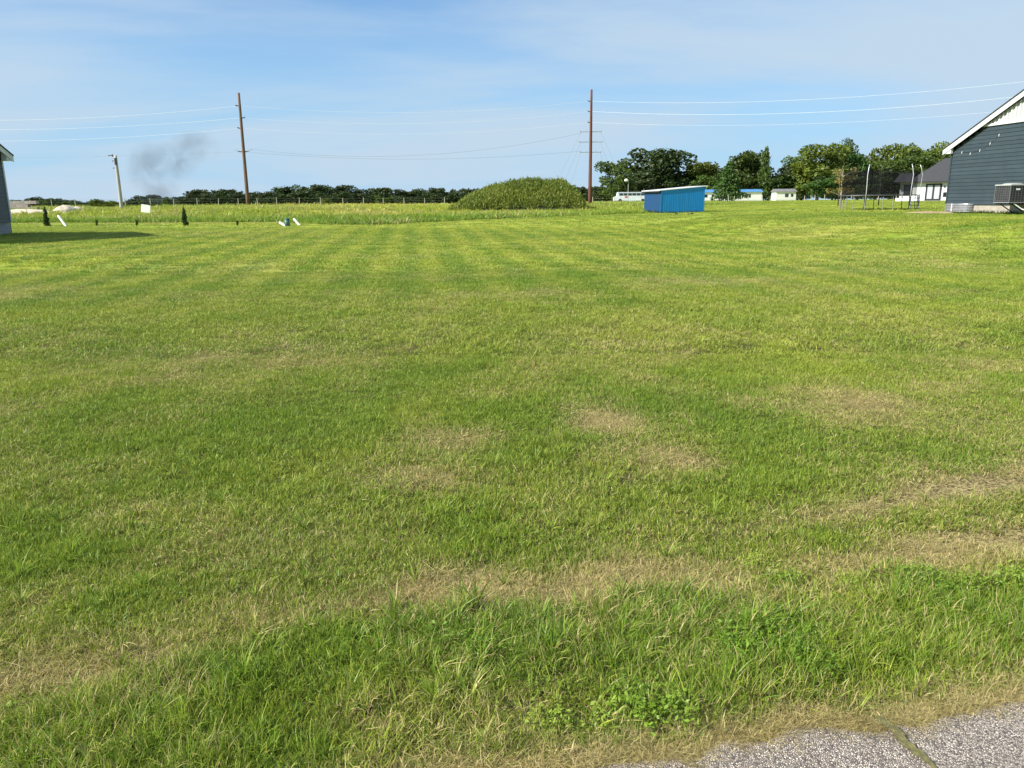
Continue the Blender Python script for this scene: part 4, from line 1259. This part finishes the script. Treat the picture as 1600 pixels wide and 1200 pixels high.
NAMES = {'round': 'broadleaf_tree', 'spread': 'oak_tree', 'tall': 'tall_tree', 'cone': 'conifer_tree', 'bush': 'bush'}
def tree(px, topy, wpx, Y, kind, key, v, label, group=None, hf=1.05, nl=3200, size=.028, name=None):
    b = gp(px, Y)
    h = (at(px, topy, Y).z - b.z) * hf
    w = wpx * mpp(Y) * 1.22
    e = empty(name or NAMES[kind], b, rnd.random() * 6.283)
    t = link('trunk', trunks[v % 4], e); t.scale = (min(w, h), min(w, h), h)
    c = link('crown', get_crown(kind, key + str(nl), v, MATS[key], nl, size), e)
    c.scale = (w, w, h)
    tag(e, label, 'bush' if 'bush' in e.name or 'shrub' in e.name else 'tree', group)
    return e
ORD = ['first', 'second', 'third', 'fourth', 'fifth', 'sixth', 'seventh', 'eighth', 'ninth', 'tenth', 'eleventh', 'twelfth', 'thirteenth', 'fourteenth', 'fifteenth', 'sixteenth', 'seventeenth', 'eighteenth', 'nineteenth', 'twentieth', 'last']
cnt_ = {}
def ordinal(what, where):
    k = cnt_.get((what, where), 0); cnt_[(what, where)] = k + 1
    return '%s %s from the left %s' % (ORD[min(k, 20)], what, where)
# far tree line, left of the mound: measured skyline
sky_px = [-60, 15, 45, 95, 110, 135, 170, 200, 215, 240, 262, 285, 300, 330, 375, 385, 430, 442, 470, 500, 552, 566, 610, 650, 668, 700, 740, 790, 850, 900, 945]
sky_y = [311, 313, 309, 309, 313, 317, 317, 314, 306, 305, 307, 311, 297, 295, 297, 300, 299, 291, 289, 291, 290, 297, 293, 297, 293, 297, 295, 295, 292, 290, 293]
def sector(px):
    if px < 150: return 'behind the sand pile at far left'
    if px < 290: return 'under the drifting smoke'
    if px < 380: return 'just left of the tall brown pole'
    if px < 440: return 'just right of the tall brown pole'
    if px < 580: return 'in the highest part of the treeline'
    if px < 720: return 'in the tree line left of the mound'
    return 'rising behind the shrub mound'
px = -50; i = 0
while px < 940:
    ty = float(np.interp(px, sky_px, sky_y)); hgt_ = 323 - ty
    w = max(22, hgt_ * rnd.uniform(.95, 1.35))
    big_ = hgt_ > 22
    tree(px, ty + rnd.uniform(-1.0, 2.5), w, rnd.uniform(470, 520), 'spread' if i % 3 else 'round', 'D', i % 5,
         ordinal('tall dark oak crown' if big_ else 'low dark crown', sector(px)), 'dark trees of the far tree line', 1.16, 1700, .042)
    px += w * rnd.uniform(.42, .55); i += 1
px = -40
while px < 940:                       # front row, lower
    ty = float(np.interp(px, sky_px, sky_y)); hgt_ = 323 - ty
    w = max(24, hgt_ * rnd.uniform(.8, 1.1))
    tree(px, ty + hgt_ * rnd.uniform(.22, .42), w, rnd.uniform(430, 462), 'spread', 'D' if rnd.random() < .8 else 'M', i % 5,
         ordinal('lower front tree', sector(px)), 'front row of the far tree line', 1.1, 1300, .048)
    px += w * rnd.uniform(.6, .85); i += 1
tree(511, 310, 18, 330, 'spread', 'Y', 1, 'small bright green bush at the foot of the far oaks', nl=1100, size=.05, name='bush')
tree(262, 308, 22, 300, 'cone', 'M', 2, 'ragged pale green tree right of the smoke foot', nl=1300, size=.045, name='broadleaf_tree')
tree(160, 310, 34, 95, 'spread', 'Y', 3, 'round light green bush just left of the short pale pole', nl=2600, size=.04, name='bush')
tree(178, 318, 44, 92, 'spread', 'Y', 2, 'low yellow green scrub around the foot of the short pale pole', nl=2000, size=.04, name='bush')
tree(243, 318, 26, 96, 'spread', 'M', 1, 'low weedy bush beside the white leaning board', nl=1200, size=.05, name='bush')
# right-hand trees
RT = [
 (962, 252, 62, 236, 'tall', 'M', 0, 'slim green tree between the red brown pole and the big dark tree'),
 (945, 290, 44, 240, 'spread', 'D', 2, 'low dark tree directly behind the red brown pole foot'),
 (1026, 227, 100, 262, 'round', 'D', 1, 'biggest dark green tree, standing behind the blue shed'),
 (995, 268, 60, 256, 'spread', 'D', 3, 'lower dark tree on the left flank of the biggest tree'),
 (1060, 262, 58, 258, 'spread', 'D', 0, 'lower dark tree on the right flank of the biggest tree'),
 (1092, 250, 62, 260, 'round', 'Y', 2, 'yellow green tree between the biggest tree and the conifer'),
 (1152, 236, 66, 250, 'round', 'M', 3, 'tall loose green tree directly behind the conifer'),
 (1175, 240, 50, 254, 'tall', 'M', 4, 'green tree behind the right end of the blue roofed home'),
 (1137, 255, 46, 203, 'cone', 'C', 0, 'dark green conifer in front of the blue roofed home'),
 (1193, 230, 27, 246, 'cone', 'M', 1, 'narrow ragged spire tree right of the blue roofed home'),
 (1200, 276, 46, 247, 'round', 'C', 2, 'low dark tree between the two white homes'),
 (1112, 268, 50, 252, 'spread', 'M', 4, 'lower green tree filling behind the left end of the blue roofed home'),
 (1228, 256, 50, 256, 'round', 'D', 4, 'dark tree behind the small grey roofed house'),
 (1252, 244, 60, 250, 'round', 'M', 0, 'green tree at the left shoulder of the broad yellowing tree'),
 (1276, 226, 84, 240, 'round', 'Y', 0, 'broad yellowing tree left of the trampoline'),
 (1318, 221, 60, 256, 'tall', 'M', 2, 'tall green tree just right of the broad yellowing tree'),
 (1338, 238, 46, 238, 'round', 'C', 3, 'dark rounded tree above the left half of the trampoline'),
 (1278, 276, 44, 186, 'round', 'C', 4, 'round dark bush in front of the broad yellowing tree'),
 (1305, 270, 60, 226, 'spread', 'D', 1, 'dark low tree behind the left end of the trampoline'),
 (1367, 233, 44, 250, 'tall', 'Y', 1, 'pale pointed tree behind the middle of the trampoline'),
 (1409, 222, 58, 246, 'round', 'Y', 3, 'tall yellow green tree behind the right trampoline poles'),
 (1388, 244, 60, 236, 'round', 'M', 1, 'mid green tree just left of the right trampoline poles'),
 (1340, 272, 70, 222, 'spread', 'D', 0, 'dark underwood tree seen through the left half of the net'),
 (1395, 272, 74, 222, 'spread', 'D', 2, 'dark underwood tree seen through the right half of the net'),
 (1457, 220, 64, 250, 'round', 'Y', 4, 'tall tree above the charcoal roof of the white house'),
 (1432, 240, 56, 236, 'round', 'M', 3, 'tree above the left end of the charcoal roof'),
 (1470, 240, 60, 238, 'round', 'M', 0, 'tree next to the white eave of the slate blue house'),
 (1250, 290, 34, 246, 'spread', 'M', 3, 'low bush right of the small grey roofed house'),
 (1362, 286, 34, 180, 'round', 'M', 2, 'bright low bush seen through the trampoline net'),
 (1520, 240, 80, 246, 'round', 'M', 2, 'tree hidden behind the slate blue house'),
 (1246, 252, 64, 268, 'spread', 'D', 1, 'dark tree filling behind the left side of the yellowing tree'),
 (1300, 240, 70, 270, 'spread', 'D', 3, 'dark tree filling behind the right side of the yellowing tree'),
 (1352, 244, 66, 268, 'spread', 'M', 0, 'green tree in the back row behind the left silver pole'),
 (1398, 240, 66, 270, 'spread', 'D', 4, 'dark tree in the back row behind the net'),
 (1440, 238, 70, 268, 'spread', 'M', 2, 'green tree in the back row above the white house'),
 (1120, 254, 64, 272, 'spread', 'D', 2, 'dark tree in the back row left of the conifer'),
 (1176, 258, 60, 272, 'spread', 'D', 0, 'dark tree in the back row right of the conifer'),
]
for t_ in RT:
    nm = 'bush' if 'bush' in t_[7] else None
    tree(*t_, nl=(5200 if t_[2] > 55 else 3600), size=.026 if t_[2] > 55 else .032, name=nm)
# yellowing sapling by the trampoline
sp = gp(1312, 52); sap = empty('sapling_tree', sp)
mb = MB(); r = random.Random(4); lob = []
mb.tube([(0, 0, -.1), (.03, 0, .9), (-.03, 0, 1.8), (.02, 0, 2.6)], [.07, .055, .04, .012], 8)
for k in range(16):
    a = r.random() * 6.283; z = .7 + 1.7 * r.random(); l = .35 + .5 * r.random()
    mb.tube([(0, 0, z), (l * math.cos(a) * .5, l * math.sin(a) * .5, z + .22), (l * math.cos(a), l * math.sin(a), z + .35)], [.02, .013, .005], 5)
    lob.append((l * math.cos(a) * .9, l * math.sin(a) * .9, z + .35, .26, .26, .20))
mb.build('trunk', solid('pale bark', (0.34, 0.30, 0.22), (.22, .19, .13), 3, .9), sap)
V, F = leaf_cloud(lob, 900, .055, 5); link('crown', mesh('crown', V.tolist(), F.tolist(), M_leafS), sap)
tag(sap, 'thin yellowing sapling at the left end of the trampoline', 'tree')

# shrub mound
mY = 80.0
pts_px = [(700, 333), (712, 322), (730, 306), (760, 292), (800, 281), (835, 277.5), (862, 277), (885, 282), (903, 294), (914, 310), (920, 325)]
mc = gp(810, mY + 3)
prof_x = []; prof_h = []
for (a, b) in pts_px:
    q = at(a, b, mY); prof_x.append(q.x - mc.x); prof_h.append(max(0.02, q.z - z1(q.x, mY)))
prof_h[0] = .02; prof_h[-1] = .05
me_root = empty('shrub_mound', mc)
def mh(x, y):                     # height of the mound at local x,y
    hx = np.interp(x, prof_x, prof_h); hx = np.where((x < prof_x[0]) | (x > prof_x[-1]), 0, hx)
    q = np.clip(1 - (y / 4.6) ** 2, 0, 1) ** .55
    return hx * q
gx = np.linspace(prof_x[0], prof_x[-1], 70); gy = np.linspace(-4.6, 4.6, 40)
V = []; F = []
for yv_ in gy:
    for xv in gx:
        X_, Y_ = mc.x + xv, mc.y + yv_
        h = float(mh(xv, yv_)); h *= .68 + .30 * float(fbm(np.array([xv + 40]), np.array([yv_ + 40]), .8, 81, 3)[0])
        V.append((xv, yv_, z1(X_, Y_) - mc.z - .1 + h))
for j in range(39):
    for i_ in range(69):
        q = j * 70 + i_; F.append((q, q + 1, q + 71, q + 70))
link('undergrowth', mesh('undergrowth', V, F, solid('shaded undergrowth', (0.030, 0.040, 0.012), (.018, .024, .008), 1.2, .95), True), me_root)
M_scrub = leafmat('scrub leaves', (0.280, 0.320, 0.045), (0.175, 0.235, 0.030), (0.075, 0.110, 0.018), .35, .35, False)
r = np.random.RandomState(8)
nS = 60000
xx = prof_x[0] + (prof_x[-1] - prof_x[0]) * r.rand(nS); yy = 4.5 * (r.rand(nS) ** .8) * np.where(r.rand(nS) < .75, -1, 1)
hh = mh(xx, yy)
cl = fbm(xx + 40, yy + 40, .8, 81, 3)
zz = hh * (.74 + .34 * cl) + 0.09 * r.randn(nS) + (r.rand(nS) < .03) * .25
front = r.rand(nS) < .35
zz = np.where(front, zz * r.rand(nS), zz)
X_, Y_ = mc.x + xx, mc.y + yy
base = zg(X_, Y_) - mc.z
a_ = r.rand(nS) * 6.283; ln_ = .12 + .26 * r.rand(nS)
d = np.stack([np.cos(a_) * .5, np.sin(a_) * .5, .45 + .9 * r.rand(nS)], 1); d /= np.linalg.norm(d, axis=1)[:, None]
s_ = np.cross(d, r.randn(nS, 3)); s_ /= np.linalg.norm(s_, axis=1)[:, None]
c = np.stack([xx, yy, base + np.maximum(zz, .05)], 1)
V = np.zeros((nS * 4, 3)); V[0::4] = c - d * ln_[:, None] * .5; V[2::4] = c + d * ln_[:, None] * .6
V[1::4] = c + s_ * (ln_ * .14)[:, None]; V[3::4] = c - s_ * (ln_ * .14)[:, None]
link('foliage', mesh('foliage', V.tolist(), np.arange(nS * 4).reshape(-1, 4).tolist(), M_scrub), me_root)
tag(me_root, 'large low mound of dense green scrub left of the red brown pole', 'shrub')

# ------------------------------------------------------------------ young plants, pipes and board at the lawn's back edge
def arborvitae(px, Y, topy, label, seed):
    b = gp(px, Y); h = at(px, topy, Y).z - b.z; e = empty('arborvitae', b)
    lob = []; r = random.Random(seed)
    for k in range(26):
        t = k / 26; z = .06 + .9 * t; q = .16 * (1 - t) ** .55 + .01; a = r.random() * 6.283
        lob.append((q * .6 * math.cos(a) * h * .55, q * .6 * math.sin(a) * h * .55, z * h, q * .75 * h, q * .75 * h, .09 * h))
    V, F = leaf_cloud(lob, 1900, .035, seed)
    link('foliage', mesh('foliage', V.tolist(), F.tolist(), M_leafC), e)
    MB().tube([(0, 0, -.05), (0, 0, h * .6)], [.035, .01], 6).build('stem', M_bark, e)
    tag(e, label, 'shrub')
arborvitae(73.5, 46.5, 322, 'young columnar evergreen nearest the left house', 1)
arborvitae(289.5, 46.5, 322, 'young columnar evergreen standing alone below the drifting smoke', 2)
def sprig(px, Y, topy, label, seed):
    b = gp(px, Y); h = at(px, topy, Y).z - b.z; e = empty('young_shrub', b); r = random.Random(seed)
    mb = MB(); V = []; F = []
    lob = []
    for k in range(14):
        a = r.random() * 6.283; q = r.uniform(.03, .22) * h
        tip = (q * math.cos(a), q * math.sin(a), h * r.uniform(.6, 1))
        mb.tube([(0, 0, -.03), (tip[0] * .4, tip[1] * .4, tip[2] * .5), tip], [.01, .007, .003], 4)
        for t in (.35, .6, .85): lob.append((tip[0] * t, tip[1] * t, tip[2] * t, .045, .045, .05))
    mb.build('stem', M_bark, e)
    V, F = leaf_cloud(lob, 260, .03, seed); link('foliage', mesh('foliage', V.tolist(), F.tolist(), M_leafM), e)
    tag(e, label, 'shrub')
sprig(151.5, 46.5, 342, 'small wispy shrub between the white pipe and the weedy pole', 1)
sprig(214, 46.5, 341, 'small wispy shrub below the white leaning board', 2)
sprig(371, 46.5, 344, 'small wispy shrub left of the green riser', 3)
def pipe(x0_, y0_, x1, y1, Y, label):
    a = at(x0_, y0_, Y + .3); b = gp(x1, Y); b.z -= .02
    MB().tube([b - b, a - b], .062, 12).build('drain_pipe', M_pvc, None, b)
    o = [o for o in C.objects if o.name.startswith('drain_pipe') and o.parent is None][-1]
    o.data.materials.clear(); o.data.materials.append(M_pvc)
    tag(o, label, 'pipe')
pipe(91, 337, 103.5, 349, 46, 'white pipe sticking out of the grass beside the left evergreen')
pipe(437, 347.5, 448, 354, 44.5, 'white pipe leaning against the green riser')
pipe(459, 342, 469, 351, 46.5, 'white pipe slanting in the grass right of the green riser')
gr = empty('riser', gp(449, 44.6))
MB().tube([(0, 0, -.05), (0, 0, .42)], [.17, .13], 16).build('body', M_green, gr, smooth=True)
MB().tube([(0, 0, .42), (0, 0, .46)], [.15, .14], 16).build('lid', M_green, gr)
MB().tube([(0, 0, -.02), (0, 0, .035)], [.24, .22], 16).build('rim', M_galv, gr)
tag(gr, 'dark green plastic riser with a pale base rim in the lawn', 'riser')
bd = gp(228, 74)
o = MB().box((-.42, -.03, -.05), (.42, .03, .66), Matrix.Rotation(R(9), 3, 'Y'), (0, 0, 0)).build('board', M_pvc, None, bd + Vector((0, 0, .25)))
tag(o, 'white board leaning in the field grass right of the short pale pole', 'board')
# dirt clods by the shed
for i_, (a, Y, q) in enumerate(((1048, 60, .07), (1057, 62, .10), (1076, 61, .08), (1081, 62, .1), (1112, 58, .11), (1163, 60, .09), (1239, 52, .1), (1276, 54, .07))):
    b = gp(a, Y); bmm = bmesh.new(); bmesh.ops.create_icosphere(bmm, subdivisions=2, radius=q)
    for v in bmm.verts:
        v.co *= 1 + .25 * rnd.uniform(-1, 1); v.co.z *= .75; v.co.x *= 1.4
    me = bpy.data.meshes.new('dirt_clod'); bmm.to_mesh(me); bmm.free(); me.materials.append(solid('dark soil', (.04, .03, .02), None, 8, .95))
    o = link('dirt_clod', me, None, b + Vector((0, 0, q * .4)))
    tag(o, ordinal('dark clod on the mown grass', 'in front of the blue shed' if a < 1101 else 'between the shed and the trampoline'), 'clod', 'dirt clods on the lawn')
# weeds growing at the foundation of the blue house and around the shed
V = []; F = []; r = np.random.RandomState(3)
def weedline(p, q, n_, h, spread):
    for i_ in range(n_):
        t = r.rand(); x = p.x + (q.x - p.x) * t + r.randn() * spread; y = p.y + (q.y - p.y) * t + r.randn() * spread
        hh_ = h * (.4 + .8 * r.rand()); a = r.rand() * 6.283; w_ = .012 + .012 * r.rand(); z = z1(x, y) - .01; b = len(V)
        V.extend([(x - w_ * math.cos(a), y - w_ * math.sin(a), z), (x + w_ * math.cos(a), y + w_ * math.sin(a), z), (x + .3 * hh_ * r.randn(), y + .3 * hh_ * r.randn(), z + hh_)])
        F.append((b, b + 1, b + 2))
weedline(on_wall(houseR, -2.0, 0, -.15), on_wall(houseR, -6, 0, -.15), 700, .2, .08)
weedline(on_wall(houseR, 0.4, 0, -.45), on_wall(houseR, -2.1, 0, -.55), 300, .14, .09)
weedline(shp, shp + Vector((4.0, 1, 0)), 500, .22, .07)
weedline(shp, shp + Vector((-.86, 3.44, 0)), 400, .3, .08)
tag(link('weeds', mesh('weeds', V, F, M_leafM)), 'green weeds along the house foundation and the shed foot', 'weeds', kind='stuff')

# ------------------------------------------------------------------ smoke
def smoke_material():
    m, n, o = newmat('smoke volume')
    v = add(n, 'ShaderNodeVolumePrincipled')
    v.inputs['Color'].default_value = (0.16, 0.17, 0.19, 1); v.inputs['Anisotropy'].default_value = 0.1
    tc = add(n, 'ShaderNodeTexCoord'); t = add(n, 'ShaderNodeTexNoise')
    n.links.new(tc.outputs['Object'], t.inputs['Vector'])
    t.inputs['Scale'].default_value = 0.075; t.inputs['Detail'].default_value = 4; t.inputs['Roughness'].default_value = .6
    t.inputs['Distortion'].default_value = .6
    s_ = add(n, 'ShaderNodeSeparateXYZ'); n.links.new(tc.outputs['Object'], s_.inputs[0])
    # plume core: leans to the right as it rises; two puffs
    def puff(cx, cz, rx, rz_):
        a = nmath(n, 'DIVIDE', nmath(n, 'SUBTRACT', s_.outputs[0], cx), rx)
        b = nmath(n, 'DIVIDE', nmath(n, 'SUBTRACT', s_.outputs[2], cz), rz_)
        c_ = nmath(n, 'DIVIDE', s_.outputs[1], 7.0)
        q = nmath(n, 'ADD', nmath(n, 'ADD', nmath(n, 'MULTIPLY', a, a), nmath(n, 'MULTIPLY', b, b)), nmath(n, 'MULTIPLY', c_, c_))
        return nmath(n, 'SUBTRACT', 1.0, q, True)
    f = nmath(n, 'MAXIMUM', nmath(n, 'MAXIMUM', puff(-13, 13, 14, 17), puff(-9, 2, 13, 12)), nmath(n, 'MAXIMUM', puff(13, 25, 16, 10), puff(0, 18, 17, 12)))
    dn = nmath(n, 'MULTIPLY', nmath(n, 'MULTIPLY', f, ramp(n, t.outputs['Fac'], .30, .72)), 0.075)
    n.links.new(dn, v.inputs['Density']); n.links.new(v.outputs[0], o.inputs['Volume'])
    return m
sb = at(275, 305, 440)
o = MB().box((-27, -7.5, -6), (27, 7.5, 34)).build('smoke', smoke_material(), None, sb)
tag(o, 'thin dark grey smoke drifting up behind the far tree line', 'smoke', kind='stuff')
